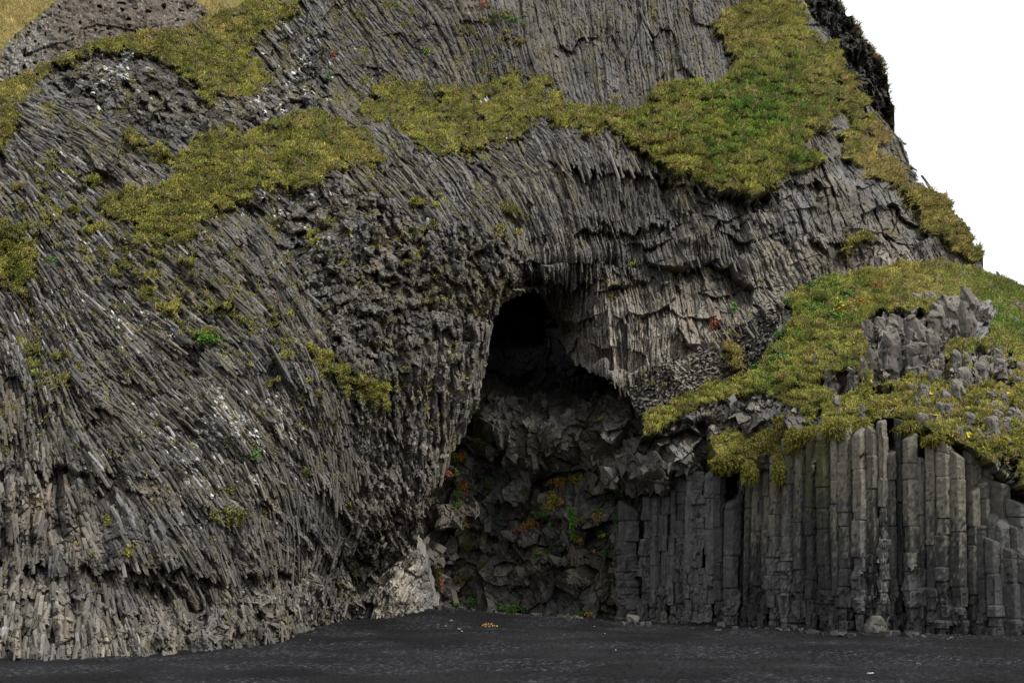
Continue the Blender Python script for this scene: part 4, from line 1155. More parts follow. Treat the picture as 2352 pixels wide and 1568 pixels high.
# ------------------------------------------------------------------ rocks
def rock_mesh(name, size, seed, kind='block', tone=0.1, lich=0.4, mat=M_ROCK, warm=0.0):
    r = np.random.default_rng(seed)
    bm = bmesh.new()
    w_, d_, h_ = size
    pts = []
    if kind == 'stub':
        n = int(r.choice([5, 6])); a0 = r.random() * 6.28
        tl = r.normal(0, 0.16, 2); tl[1] = abs(tl[1]) + 0.08
        for k in range(n):
            a = a0 + (k + r.uniform(-.2, .2)) * 6.283 / n
            x, y = math.cos(a) * .5, math.sin(a) * .5
            pts.append((x * 1.06, y * 1.06, -0.25))
            tz = 1 + tl[0] * x + tl[1] * y * 1.5
            pts.append((x, y, tz - 0.12 - 0.1 * r.random())); pts.append((x * .72, y * .72, tz))
    else:
        for k in range(11 if kind == 'block' else 22):
            v = r.normal(0, 1, 3); v /= np.abs(v).max() ** (0.55 if kind == 'block' else 0.2) * np.linalg.norm(v) ** (0.45 if kind == 'block' else .8)
            pts.append((v[0] * .52, v[1] * .52, 0.45 + v[2] * .55))
        pts += [(-.45, -.3, -.2), (.45, -.3, -.2), (.4, .4, -.2), (-.4, .4, -.2)]
    for p in pts:
        bm.verts.new((p[0] * w_, p[1] * d_, p[2] * h_))
    res = bmesh.ops.convex_hull(bm, input=bm.verts)
    bmesh.ops.delete(bm, geom=list({g for g in res['geom_interior'] + res['geom_unused'] if isinstance(g, bmesh.types.BMVert)}), context='VERTS')
    bmesh.ops.dissolve_limit(bm, angle_limit=0.12, verts=bm.verts, edges=bm.edges)
    bmesh.ops.bevel(bm, geom=list(bm.edges), offset=(0.05 if kind == 'round' else 0.018) * min(w_, h_), segments=1, affect='EDGES', profile=0.6)
    bmesh.ops.triangulate(bm, faces=bm.faces)
    for _ in range(4 if w_ > 0.8 else 3):
        long_ = [e for e in bm.edges if e.calc_length() > 0.12 * max(w_, h_) * 0.8]
        if not long_: break
        bmesh.ops.subdivide_edges(bm, edges=long_, cuts=1)
        bmesh.ops.triangulate(bm, faces=[f for f in bm.faces if len(f.verts) > 3])
    bm.normal_update()
    co = np.array([v.co for v in bm.verts]); no = np.array([v.normal for v in bm.verts])
    fc = np.array([[v.index for v in f.verts] for f in bm.faces]) if len(bm.faces) else np.zeros((0, 3), int)
    bm.verts.index_update()
    fc = np.array([[v.index for v in f.verts] for f in bm.faces])
    bm.free()
    s = max(w_, h_)
    q = co / s
    k1, id1, e1 = facets((q[:, 0] + .4 * q[:, 1]) * 3.2 + seed, (q[:, 2] + .3 * q[:, 0]) * 2.4, seed, 0.06, 0.12, 0.05, 0.06)
    k2 = 0.010 * noise(q[:, 0] * 9 + seed + q[:, 1] * 5, q[:, 2] * 9, seed + 1)
    co = co + no * ((k1 + k2) * s)[:, None]
    C = np.ones((len(co), 3)) * tone * (0.8 + 0.4 * r.random()) * np.array([1.08 + .25 * warm, 1.0, 0.88 - .25 * warm])
    C = C * (0.85 + 0.3 * rnd(id1, 3))[:, None]
    lm = sstep(-0.1, 0.5, noise(co[:, 0] * 7 + co[:, 1] * 5 + seed, co[:, 2] * 7, seed + 3) + 0.5 * no[:, 2]) * lich
    C = mix3(C, np.array([0.235, 0.212, 0.170]), lm)
    return mesh_np(name, co, None, fc, C, mat)


def place_rock(U0, U1, V0, V1, layer, name='rock', label=None, group=None, cat='rock', kind='stub', seed=0, tone=0.12, lich=0.55, dep=0.9, sink=0.0, mat=M_ROCK, warm=0.0):
    um = (U0 + U1) / 2
    if layer is None:
        D = gb(um, V1); p = at(um, V1, D)
    else:
        p, _ = layer.find(um, V1 - 1)
    D = float(p[1]); mpp = D * KX / F
    wd, hg = (U1 - U0) * mpp, (V1 - V0) * mpp
    o = rock_mesh(name, (wd * 1.06, wd * dep, hg / 1.02), seed, kind, tone * .66, lich * .62, mat, warm)
    o.location = (float(p[0]), float(p[1]) + wd * dep * (0.30 + sink), float(p[2]))
    o.rotation_euler.z = 0
    return tag(o, label, cat, group)


cu = lambda x: 1898.75 + x * .2734
cv = lambda y: 643 + y * .2734
big = [
    (930, 1152, 90, 330, 'block', .17, 'big pale block forming the left half of the outcrop crest'), (1148, 1262, 125, 530, 'stub', .12, 'tall dark pillar standing free at the front of the outcrop'),
    (1255, 1392, 190, 375, 'block', .11, 'rounded dark block at the right end of the outcrop'), (1235, 1300, 120, 330, 'stub', .17, 'bluish pale slab squeezed between the pillar and the rounded block'), (708, 826, 98, 172, 'block', .13, 'lone grey boulder in the grass left of the outcrop crest'),
    (830, 935, 86, 160, 'block', .15, 'flat pale boulder right beside the lone grey boulder'), (870, 1030, 235, 480, 'stub', .14, 'smooth upright slab below the big pale block'), (1030, 1152, 320, 485, 'stub', .15, 'cracked pale wall piece left of the tall pillar'),
    (330, 512, 510, 860, 'block', .11, 'bulky dark boulder bulging over the left foot of the outcrop'), (490, 672, 425, 840, 'stub', .10, 'tall dark fluted block right of the bulky boulder'), (495, 672, 268, 450, 'block', .13, 'cracked grey block under the turf edge, top left of outcrop'),
    (660, 765, 325, 470, 'stub', .13, 'square grey block beside the leaning slab'), (690, 865, 270, 505, 'block', .15, 'leaning pale-edged slab across the middle of the outcrop'), (685, 862, 470, 725, 'block', .10, 'dark jointed block under the leaning slab'),
    (850, 975, 430, 660, 'stub', .12, 'smooth grey slab face right of the dark jointed block'), (300, 402, 318, 490, 'block', .11, 'rubbly dark block at the left edge of the outcrop'), (408, 502, 296, 410, 'block', .13, 'pale-topped wedge sticking out under the turf'),
    (670, 782, 718, 812, 'block', .12, 'angular block lying at the outcrop foot, middle'), (870, 982, 738, 845, 'block', .12, 'rubbly grey block at the outcrop foot, right'), (285, 335, 655, 800, 'stub', .12, 'thin leaning slab at the left foot of the outcrop'),
    (395, 445, 415, 480, 'stub', .15, 'small pointed pale stone between the wedges of the outcrop'),
    (75, 192, 738, 870, 'stub', .10, 'dark square block hanging below the turf, left one of two'), (178, 248, 735, 868, 'stub', .085, 'dark square block hanging below the turf, right one of two'), (-10, 80, 725, 905, 'stub', .11, 'lichened block left of the two dark square blocks'),
    (-105, -60, 600, 700, 'block', .15, 'pale split boulder in the grass above the turf overhang'), (70, 130, 965, 1120, 'stub', .15, 'thin pale slab standing on edge under the turf overhang'), (275, 335, 1060, 1250, 'stub', .15, 'lichened column stump rising out of the turf above the row'),
]
for k, (x0, x1, y0, y1, kd, tone, lab) in enumerate(big):
    place_rock(cu(x0), cu(x1), cv(y0), cv(y1), L3, 'boulder', lab, 'rocks of the outcrop on the grassy mound', 'boulder', kd, 3000 + k, tone, 0.45, sink=0.12)
stubs = [(1070, 1160, 870, 1022), (1110, 1212, 750, 862), (1150, 1205, 618, 750), (1060, 1132, 608, 722), (1288, 1362, 680, 832), (1370, 1476, 735, 862), (1420, 1508, 678, 800), (1228, 1302, 808, 862), (1540, 1602, 778, 852), (1400, 1472, 578, 652), (1520, 1582, 652, 712),
         (935, 988, 632, 712), (780, 862, 880, 972), (888, 962, 950, 1002), (980, 1062, 945, 1030), (828, 884, 1028, 1096), (925, 988, 1040, 1112), (985, 1064, 1045, 1102), (748, 792, 990, 1060), (872, 928, 1128, 1194), (782, 862, 1164, 1252), (1188, 1252, 1130, 1192),
         (1258, 1342, 1180, 1232), (1342, 1418, 1044, 1088), (1390, 1502, 1008, 1084), (1472, 1518, 965, 1036), (1350, 1428, 920, 972), (1350, 1446, 1160, 1292), (1412, 1482, 1108, 1202), (1480, 1562, 1170, 1292), (1558, 1642, 1198, 1264), (1088, 1148, 1252, 1312), (1160, 1236, 1218, 1272),
         (768, 856, 1282, 1372), (1608, 1662, 698, 762), (1528, 1584, 1088, 1182), (1600, 1662, 1108, 1232), (1600, 1650, 820, 870), (1270, 1330, 1000, 1040), (700, 740, 880, 940), (1250, 1330, 1262, 1312), (1330, 1380, 1280, 1330), (1500, 1560, 1340, 1400), (1440, 1500, 560, 600), (1330, 1380, 640, 690)]
stubs = [(cu(a), cu(b), cv(c), cv(d)) for a, b, c, d in stubs]
bands = [(-1e9, 872, 'below the pale outcrop'), (872, 930, 'halfway down the flowery bank'), (930, 975, 'low on the flowery bank'), (975, 1e9, 'right above the column tops')]
for lo, hi, where in bands:
    row = sorted([s for s in stubs if lo <= s[3] < hi], key=lambda s: s[0] + s[1])
    for k, (a, b, c, d) in enumerate(row):
        ht = 'tall' if (d - c) > 1.25 * (b - a) else ('low' if (d - c) < 0.75 * (b - a) else 'stout')
        cx_, cw_ = (a + b) / 2, (b - a) * .6; c = c - .12 * (d - c)
        place_rock(cx_ - cw_, cx_ + cw_, c, d, L3, 'rock', f'{ht} grey rock stub in grass {where}, {NW[k]} from the left', 'rock stubs poking out of the grassy bank', 'rock', 'stub' if (d - c) > .8 * (b - a) else 'block', 3300 + int(a) * 3 + int(c), .15, .5, sink=-.15)
place_rock(2317, 2344, 690, 707, L3, 'boulder', 'round grey boulder in green scrub on the far right slope', None, 'boulder', 'round', 3501, .12, .4)
place_rock(2322, 2342, 728, 744, L3, 'boulder', 'small pale boulder lower in the scrub of the far right slope', None, 'boulder', 'round', 3502, .16, .4)

fu = lambda x: 980 + x * .23438
fv = lambda y: 1163.75 + y * .2344
foot = [(115, 235, 900, 1085, 'round', .06, 'black smooth boulder between the pale foot and the rubble in the cave'), (265, 380, 935, 1060, 'block', .07, 'dark sharp boulder under the bright green plant in the cave corner'), (488, 640, 895, 1040, 'round', .07, 'rounded dark boulder leaning on the rear wall, left of the long boulder'),
        (630, 745, 905, 1040, 'block', .10, 'grey wedge boulder left of the biggest green plant'), (600, 790, 1020, 1095, 'block', .08, 'long low boulder at the sand left of the biggest green plant'), (400, 500, 965, 1060, 'block', .09, 'small pointed boulder between two dark boulders in the cave'),
        (380, 545, 1035, 1082, 'block', .10, 'flat brownish slab at the edge of the sand in the cave'), (858, 935, 1035, 1100, 'block', .10, 'brown block right of the biggest green plant'), (1270, 1450, 1045, 1105, 'block', .10, 'tilted grey slab on the sand under the gold plant'),
        (1350, 1460, 1058, 1125, 'block', .075, 'olive mossy slab lying on the tilted grey slab'), (1430, 1530, 1055, 1120, 'block', .09, 'dark stone right of the mossy slab'), (1960, 2080, 1025, 1140, 'block', .12, 'grey angular boulder at the foot of the first columns'),
        (1065, 1140, 1090, 1118, 'block', .09, 'flat small stone at the sand edge, middle of the cave'), (1155, 1220, 1062, 1112, 'block', .10, 'pale small stone beside the flat one in the cave'), (2290, 2360, 1005, 1135, 'round', .11, 'leaning rounded boulder against the broken column feet')]
for k, (x0, x1, y0, y1, kd, tone, lab) in enumerate(foot):
    place_rock(fu(x0), fu(x1), fv(y0), fv(y1) + 2, None, 'boulder', lab, 'boulders lying at the foot of the rear wall', 'boulder', kd, 3600 + k, tone, .12, sink=-0.1, mat=M_WET, warm=.4 if 'brown' in lab or 'olive' in lab else 0)
du = lambda x: B0 + x * KC
dv = lambda y: 918.75 + y * KC
foot2 = [(232, 336, 1400, 1500, 'block', .13, 'pale yellowish broken boulder at the columns, left of the big rounded one'), (322, 462, 1400, 1512, 'round', .11, 'big rounded boulder lying at the foot of the columns'), (482, 622, 1415, 1505, 'block', .075, 'low dark slab right of the big rounded boulder'),
         (885, 975, 1472, 1520, 'block', .10, 'flat wedge stone at the foot of the tall right-hand column'), (1222, 1330, 1450, 1524, 'block', .075, 'dark block at the foot of the columns near the right edge'), (675, 748, 1465, 1512, 'block', .06, 'small black stone at the foot of the columns'),
         (365, 430, 1385, 1425, 'block', .10, 'small stone perched on top of the big rounded boulder'), (1040, 1130, 1440, 1520, 'block', .09, 'grey wedge leaning against the column foot near the right edge')]
for k, (x0, x1, y0, y1, kd, tone, lab) in enumerate(foot2):
    um = du((x0 + x1) / 2)
    place_rock(du(x0), du(x1), dv(y0), dv(y1) if 'perched' not in lab else dv(1505), None, 'boulder', lab, 'boulders lying at the foot of the columns', 'boulder', kd, 3700 + k, tone, .15, sink=-0.15)


# ------------------------------------------------------------------ plants
def herb(name, U, V, rx, ry, colour, layer, label, group, cat='plant', seed=0, leaf=0.085, dens=1.0, hang=0.35):
    r = np.random.default_rng(seed)
    p, nrm = layer.find(U, V)
    D = float(p[1]); mpp = D * KX / F
    Rx, Rz = 1.6 * rx * mpp, 1.5 * ry * mpp
    n = int(np.clip(dens * 34 * Rx * Rz / leaf ** 2 * 0.55, 26, 420))
    v = r.normal(0, 1, (n, 3)); v /= np.linalg.norm(v, axis=1, keepdims=True)
    v *= r.random((n, 1)) ** 0.4
    lob = 1 + 0.35 * np.sin(3 * np.arctan2(v[:, 2], v[:, 0]) + seed)[:, None]
    ctr = v * lob * np.array([Rx, min(Rx, Rz) * 0.6, Rz])
    ctr[:, 1] -= min(Rx, Rz) * 0.35
    a = r.normal(0, 1, (n, 3)) + np.array([0, -0.6, 0.5 - hang]); a /= np.linalg.norm(a, axis=1, keepdims=True)
    b = np.cross(a, r.normal(0, 1, (n, 3))); b /= np.linalg.norm(b, axis=1, keepdims=True)
    L = leaf * r.uniform(0.6, 1.3, (n, 1))
    P = np.stack([ctr - a * L * .5, ctr + b * L * .3, ctr + a * L * .6, ctr - b * L * .3], 1)
    i = np.arange(n) * 4
    C = np.array(colour)[None] * r.uniform(0.6, 1.5, (n, 1)) * np.concatenate([r.uniform(0.85, 1.25, (n, 1)), np.ones((n, 1)), r.uniform(.7, 1.2, (n, 1))], 1)
    o = mesh_np(name, P, np.stack([i, i + 1, i + 2, i + 3], 1), None, np.repeat(C[:, None], 4, 1), M_LEAF)
    o.location = (float(p[0]) * (1 - .28 / D), D - .28, float(p[2]))
    return tag(o, label, cat, group)


GREEN, BRIGHT, DARK, GOLD, YEL, RED, TAN, OLIVE = (.065, .16, .03), (.075, .21, .03), (.035, .11, .03), (.32, .20, .04), (.25, .25, .03), (.29, .11, .06), (.25, .17, .07), (.09, .10, .02)
pu = lambda x: 949.4 + x * .29297
pv = lambda y: 1010.6 + y * .29297
CN = {GREEN: 'green', BRIGHT: 'bright green', DARK: 'dark green', GOLD: 'golden', YEL: 'yellow-green', RED: 'rusty red', TAN: 'tan withered', OLIVE: 'olive'}
cave_plants = [
    (370, 130, 34, 30, GOLD, 'against the left cave wall, topmost'), (330, 145, 26, 40, OLIVE, 'left neighbour of the topmost golden plant on the left wall'), (280, 205, 20, 16, GREEN, 'below the topmost golden plant at the left cave edge'), (265, 265, 25, 25, RED, 'at the left cave edge under two green ones'), (330, 260, 20, 20, OLIVE, 'beside the rusty red tuft at the left cave edge'),
    (350, 420, 30, 22, GREEN, 'under the second golden plant from the top on the left wall'), (395, 365, 30, 26, GOLD, 'second from the top on the left cave wall'), (345, 325, 28, 14, YEL, 'above the second golden plant on the left wall'), (310, 515, 24, 20, GREEN, 'on the brown rock of the left wall'), (350, 490, 16, 26, OLIVE, 'right of the green plant on the brown rock'), (312, 585, 18, 24, OLIVE, 'below the brown rock, left cave wall'),
    (605, 310, 18, 28, GREEN, 'left of centre near the dark vertical crack'), (565, 345, 24, 28, OLIVE, 'in the dark vertical crack'), (560, 30, 22, 22, GREEN, 'high in the left dark crack of the cave'), (520, 10, 25, 20, OLIVE, 'uppermost in the left dark crack'), (910, 188, 16, 18, GREEN, 'alone high in the middle of the rear wall'), (863, 348, 14, 10, GREEN, 'tiny tuft below the lone high one'), (878, 440, 11, 20, DARK, 'hanging strip in the middle of the rear wall'),
    (1050, 345, 22, 14, TAN, 'left of the big golden clump under the overhang'), (1125, 325, 42, 32, GOLD, 'big clump under the dark overhang'), (1240, 300, 32, 38, YEL, 'right of the big golden clump under the overhang'), (1150, 270, 30, 20, DARK, 'in the shade just above the big golden clump'), (1092, 465, 34, 45, YEL, 'upright bush at the centre of the rear wall'), (1165, 480, 28, 20, TAN, 'right of the upright yellow-green bush'),
    (1030, 522, 20, 20, TAN, 'below left of the upright yellow-green bush'), (1080, 528, 22, 14, GOLD, 'directly below the upright yellow-green bush'), (1025, 570, 55, 22, GREEN, 'wide mat below the golden tufts at the centre'), (980, 598, 20, 14, GREEN, 'left end below the wide green mat'), (660, 605, 16, 16, GREEN, 'alone on the grey block left of centre'), (930, 655, 36, 36, GOLD, 'big bush left of the centre boulder'),
    (875, 660, 26, 20, YEL, 'left neighbour of the big golden bush at the centre'), (840, 702, 38, 22, RED, 'below left of the big golden bush'), (1128, 625, 26, 30, OLIVE, 'round cushion in the niche right of centre'), (1083, 662, 16, 18, GREEN, 'just below the round olive cushion'), (1275, 610, 32, 62, BRIGHT, 'long hanging plant right of centre, the upper of two'), (1265, 722, 18, 40, BRIGHT, 'narrow hanging plant under the long one'),
    (1335, 630, 24, 20, OLIVE, 'right of the long hanging plant'), (1295, 772, 26, 26, GOLD, 'at the lower end of the narrow hanging plant'), (1450, 545, 24, 32, GREEN, 'crown above the round tan cushion'), (1443, 607, 34, 32, TAN, 'round cushion right of the long hanging plant'), (1590, 600, 34, 40, DARK, 'drooping bush beside the first column'), (1440, 725, 22, 28, GREEN, 'below the round tan cushion, upper piece'),
    (1470, 748, 22, 14, YEL, 'below the round tan cushion, lower piece'), (1515, 710, 24, 10, OLIVE, 'thin sprig between the tan cushion and the first column'), (1565, 360, 36, 24, GREEN, 'high tuft under the blocky overhang at right'), (1620, 422, 12, 20, GREEN, 'small tuft below the high one at right'), (945, 845, 26, 28, RED, 'above the lower green pair at the centre'), (975, 895, 26, 36, GREEN, 'left one of the lower green pair'),
    (1000, 880, 14, 18, RED, 'between the lower green pair'), (1045, 902, 32, 34, GREEN, 'right one of the lower green pair'), (840, 838, 10, 16, GREEN, 'thin tuft left of the lower green pair'), (1155, 830, 24, 20, GREEN, 'right of the lower green pair'), (1190, 840, 14, 10, YEL, 'tip of the tuft right of the lower green pair'), (1490, 870, 16, 30, DARK, 'faint tuft in the shade left of the first column'), (1558, 868, 14, 26, DARK, 'faint tuft touching the first column'),
    (1400, 862, 12, 14, TAN, 'tiny withered tuft in the shade right of centre'), (205, 1080, 20, 60, OLIVE, 'moss streak running down beside the pale foot'), (225, 1100, 12, 40, RED, 'red streak beside the olive moss at the pale foot'), (385, 1085, 22, 34, OLIVE, 'low on the left side of the rear wall'), (330, 1290, 30, 34, BRIGHT, 'bush among the boulders in the left cave corner'), (385, 1322, 16, 18, BRIGHT, 'small bush right of the corner bush'),
    (440, 1187, 18, 16, GREEN, 'above the boulders in the left cave corner'), (460, 1265, 42, 18, GREEN, 'mat on the boulders right of the corner bush'), (380, 1243, 34, 12, YEL, 'fringe over the corner bush'), (755, 1330, 66, 36, GREEN, 'biggest clump, on the sand edge at the middle'), (868, 1337, 18, 24, GREEN, 'right of the biggest clump at the sand edge'), (895, 1387, 14, 12, BRIGHT, 'small tuft on the sand edge right of the biggest clump'),
    (1000, 1382, 22, 14, GREEN, 'by the flat stones at the middle sand edge'), (595, 1362, 14, 20, DARK, 'between the boulders left of the biggest clump'), (1280, 1357, 28, 14, BRIGHT, 'above the tilted slab on the sand'), (1335, 1387, 20, 32, OLIVE, 'hanging beside the tilted slab'), (1392, 1366, 30, 20, GOLD, 'right of the tilted slab at the sand edge'), (1358, 1330, 16, 16, GREEN, 'above the golden tuft by the tilted slab'), (1440, 1400, 18, 22, DARK, 'right of the golden tuft by the tilted slab'),
    (1590, 1422, 24, 14, BRIGHT, 'at the sand edge below the first column'), (400, 702, 12, 14, GREEN, 'small tuft mid-height on the left wall'), (360, 682, 10, 14, GREEN, 'smallest tuft mid-height on the left wall'), (397, 655, 14, 12, GOLD, 'small tuft mid-height on the left wall'), (540, 768, 16, 10, YEL, 'under the ceiling of the low dark hollow'), (440, 825, 40, 34, OLIVE, 'moss in the low dark hollow'), (550, 955, 14, 18, OLIVE, 'right of the low dark hollow'), (920, 1030, 14, 14, OLIVE, 'tuft low in the middle of the rear wall'),
]
for k, (x, y, rx, ry, c, where) in enumerate(cave_plants):
    herb('cave_plant', pu(x), pv(y), rx * .293, ry * .293, c, L2, f'{CN[c]} plant {where}', 'plants growing on the cave wall', seed=5000 + k, hang=0.5)

mu = lambda x: 1531 + x * .2929
mv = lambda y: 612.5 + y * .2929
mound_plants = [
    (1170, 140, 40, 16, GREEN, 'at the upper left crest of the mound'), (1290, 150, 46, 22, BRIGHT, 'on the crest of the mound, biggest of the row'), (1225, 128, 34, 12, YEL, 'along the crest edge of the mound'), (1110, 175, 26, 14, DARK, 'at the left end of the crest plants'), (1100, 208, 14, 16, RED, 'orange leaved, under the left end of the crest plants'), (1360, 310, 50, 40, YEL, 'widest yellowish patch in the middle of the mound'), (1300, 385, 52, 24, GREEN, 'below the widest yellowish patch'),
    (1500, 285, 70, 24, GOLD, 'orange-gold drift right of the yellowish patch'), (1645, 160, 40, 30, RED, 'orange drift near the top right of the mound'), (1630, 195, 34, 20, GREEN, 'below the orange drift at the top of the mound'), (1265, 445, 40, 18, GREEN, 'lower middle of the mound, the left of a pair'), (1340, 388, 30, 14, BRIGHT, 'lower middle of the mound, right of a pair'), (1425, 220, 60, 30, DARK, 'dark leafy mass high on the mound'), (880, 525, 28, 32, BRIGHT, 'left edge of the mound above the splintered scree'),
    (1000, 440, 20, 16, RED, 'beside the small dark hollow on the mound'), (1045, 458, 18, 12, YEL, 'right below the small dark hollow'), (855, 705, 34, 16, BRIGHT, 'in the middle of the turf tongue, left of a pair'), (935, 702, 36, 14, BRIGHT, 'in the middle of the turf tongue, right of a pair'), (748, 768, 22, 26, YEL, 'yellow flowering, left on the turf tongue'), (815, 772, 30, 22, BRIGHT, 'right of the yellow flowering plant on the tongue'), (655, 840, 40, 18, YEL, 'on the lower turf tongue, largest yellowish'),
    (690, 690, 36, 30, GREEN, 'against the scree at the head of the turf tongue'), (545, 882, 30, 10, YEL, 'thin yellowish fringe on the turf tongue'), (1448, 562, 22, 22, RED, 'pink-orange, left of the outcrop'), (1445, 620, 36, 30, YEL, 'yellow flowering, left of the outcrop'), (1280, 640, 32, 26, GREEN, 'in the grass above the pale split boulder'), (955, 285, 40, 18, DARK, 'at the rock edge, far left of the mound'), (1035, 240, 22, 18, GOLD, 'withered, at the far left of the mound'),
    (1590, 838, 28, 26, YEL, 'against the bulky dark boulder'), (1580, 905, 20, 22, YEL, 'below the bulky dark boulder'), (890, 1188, 26, 14, GREEN, 'on the green hanging turf over the row'), (990, 1232, 26, 12, GREEN, 'right on the green hanging turf over the row'), (1112, 1388, 14, 12, BRIGHT, 'on the mossy column heads'), (995, 1488, 20, 18, GREEN, 'low on the mossy columns'), (1180, 300, 34, 16, GREEN, 'left slope of the mound, alone'), (1130, 345, 30, 12, DARK, 'left slope of the mound, lower'),
]
for k, (x, y, rx, ry, c, where) in enumerate(mound_plants):
    herb('herb', mu(x), mv(y), rx * .293, ry * .293, c, L3, f'{CN[c]} herb {where}', 'broad-leaved herbs on the grassy mound', seed=5400 + k, leaf=0.12, dens=.8, hang=0.1)
cliff_plants = [(383, 455, 32, 34, RED, 'red plant at the foot of the pale right-hand wall', 'c'), (530, 322, 22, 34, BRIGHT, 'bright green cushion on the grey buttress right of the cave', 'c')]
for k, (x, y, rx, ry, c, lab, _) in enumerate(cliff_plants):
    herb('cliff_plant', mu(x), mv(y), rx * .293, ry * .293, c, L1, lab, None, seed=5600 + k)
for k, (U, V, rx, ry, c, lab) in enumerate([
        (1150, 42, 16, 10, OLIVE, 'olive bush in the notch of the upper columns'), (1176, 50, 16, 7, GREEN, 'green tuft right of the olive bush on the upper columns'), (1107, 14, 9, 6, RED, 'small red tuft near the top edge of the upper columns'), (978, 123, 7, 5, BRIGHT, 'light green tuft alone on the slanting upper columns'), (768, 130, 4, 9, RED, 'red sprig left on the slanting upper columns'),
        (757, 178, 8, 7, GREEN, 'green tuft at the left foot of the slanting upper columns'), (837, 190, 10, 5, YEL, 'yellow-green sprig on the left end of the middle ledge'), (474, 778, 20, 9, BRIGHT, 'bright green mat above the orange hollow in the left slope'), (712, 800, 10, 8, YEL, 'yellow-green cushion on the left slope near the turf patch'), (120, 600, 9, 7, GREEN, 'green cushion by the left photo edge'),
        (578, 1045, 18, 8, GREEN, 'green mat on the white streaked columns'), (530, 1125, 14, 8, OLIVE, 'olive mat on the lower left slope'), (540, 1185, 30, 14, OLIVE, 'wide olive mat with a bare stone, lower left slope'), (705, 1084, 10, 9, OLIVE, 'round olive cushion right of the lower left mats'), (250, 1195, 5, 9, YEL, 'mossy dab on the big pale columns at lower left'), (290, 1265, 6, 9, YEL, 'second mossy dab lower on the big columns'),
        (1385, 960, 7, 6, YEL, 'small tuft high on the blocky overhang'), (1690, 1010, 5, 5, GOLD, 'small golden tuft on the grey blocks')]):
    herb('cliff_plant', U, V, rx, ry, c, L1 if V < 950 or U < 900 else L2, lab, None, seed=5700 + k)

def turf_clump(U, V, rx, ry, layer, off, label, seed):
    r = np.random.default_rng(seed)
    p, _ = layer.find(U, V)
    D = float(p[1]) - off
    mpp = D * KX / F
    c0 = at(U, V, D).astype(float)
    Rx, Rz = rx * mpp, ry * mpp
    nu_, nv_ = 26, 14
    th, ph = np.meshgrid(np.linspace(0, 2 * np.pi, nu_, endpoint=False), np.linspace(0.02, np.pi - 0.02, nv_), indexing='ij')
    nr = 1 + 0.28 * noise(np.cos(th) * 2 + seed, ph * 2, seed) + 0.12 * noise(np.cos(th) * 6 + seed, ph * 6, seed + 1)
    S = np.stack([np.sin(ph) * np.cos(th) * Rx * nr, np.sin(ph) * np.sin(th) * 0.42 * nr, np.cos(ph) * Rz * nr], -1)
    S[..., 2] -= 0.25 * Rz * (S[..., 0] / Rx) ** 2
    ix = np.arange(nu_ * nv_).reshape(nu_, nv_)
    f4 = np.stack([ix[:, :-1], np.roll(ix, -1, 0)[:, :-1], np.roll(ix, -1, 0)[:, 1:], ix[:, 1:]], -1).reshape(-1, 4)
    m = int(2600 * Rx * Rz / 0.12)
    m = min(max(m, 250), 2600)
    k = r.integers(0, nu_ * nv_, m)
    b = S.reshape(-1, 3)[k] + r.normal(0, 0.03, (m, 3))
    g = b / np.array([Rx, .42, Rz]) * 0.5 + np.array([0, -.25, .35]) + r.normal(0, .35, (m, 3)); g /= np.linalg.norm(g, axis=1, keepdims=True)
    L = r.uniform(.08, .2, (m, 1)); sd = r.normal(0, 1, (m, 3)); sd /= np.linalg.norm(sd, axis=1, keepdims=True); sd *= .018
    mid = b + g * L * .6; tip = mid + (g * .4 + np.array([0, 0, -.8])) * L * .6
    B = np.stack([b - sd, b + sd, mid + sd, mid - sd, tip], 1)
    n0 = nu_ * nv_; i = np.arange(m) * 5
    cb_ = np.array([.165, .16, .03]) * r.uniform(.6, 1.4, (m, 1)) * np.concatenate([r.uniform(.8, 1.3, (m, 1)), np.ones((m, 2))], 1)
    o = mesh_np('turf_clump', S.reshape(-1, 3), f4, None, np.tile(np.array([[.09, .07, .025]]), (n0, 1)), M_GRASS)
    g_ = mesh_np('grass_blades', B.reshape(-1, 3), np.stack([i, i + 1, i + 2, i + 3], 1), np.stack([i + 3, i + 2, i + 4], 1), np.repeat(cb_, 5, 0), M_GRASS)
    g_.parent = o
    g_['kind'] = 'stuff'
    o.location = tuple(c0)
    return tag(o, label, 'turf clump', 'turf clumps hanging over the column heads')


for k, (U, V, rx, ry, off, lab) in enumerate([(1672, 1062, 34, 15, .2, 'lowest turf clump, hanging like a tongue at the left end of the row'), (1722, 1048, 42, 24, .45, 'turf clump second from the left over the column heads'), (1765, 1020, 38, 28, .5, 'broad turf clump over the column heads, third from the left'),
                                         (1806, 985, 34, 28, .5, 'steep turf clump above the broad one'), (1788, 1078, 9, 26, .75, 'narrow strip of turf running down between two columns'), (1722, 1085, 12, 20, .6, 'short strip of turf running down under the second clump'), (1822, 1010, 16, 22, .6, 'small turf clump on the mossy column heads'),
                                         (1868, 998, 34, 14, .5, 'flat turf clump over the mossy columns'), (1925, 990, 30, 20, .4, 'turf clump hanging beside the lichened stump'), (1975, 985, 26, 14, .3, 'turf clump between the stump and the dark gap'), (2090, 985, 30, 12, .3, 'turf clump sagging right of the dark gap'), (2150, 1012, 30, 9, .25, 'turf fringe over the tall pale-topped columns')]):
    turf_clump(U, V, rx, ry, L3, off, lab, 6000 + k)

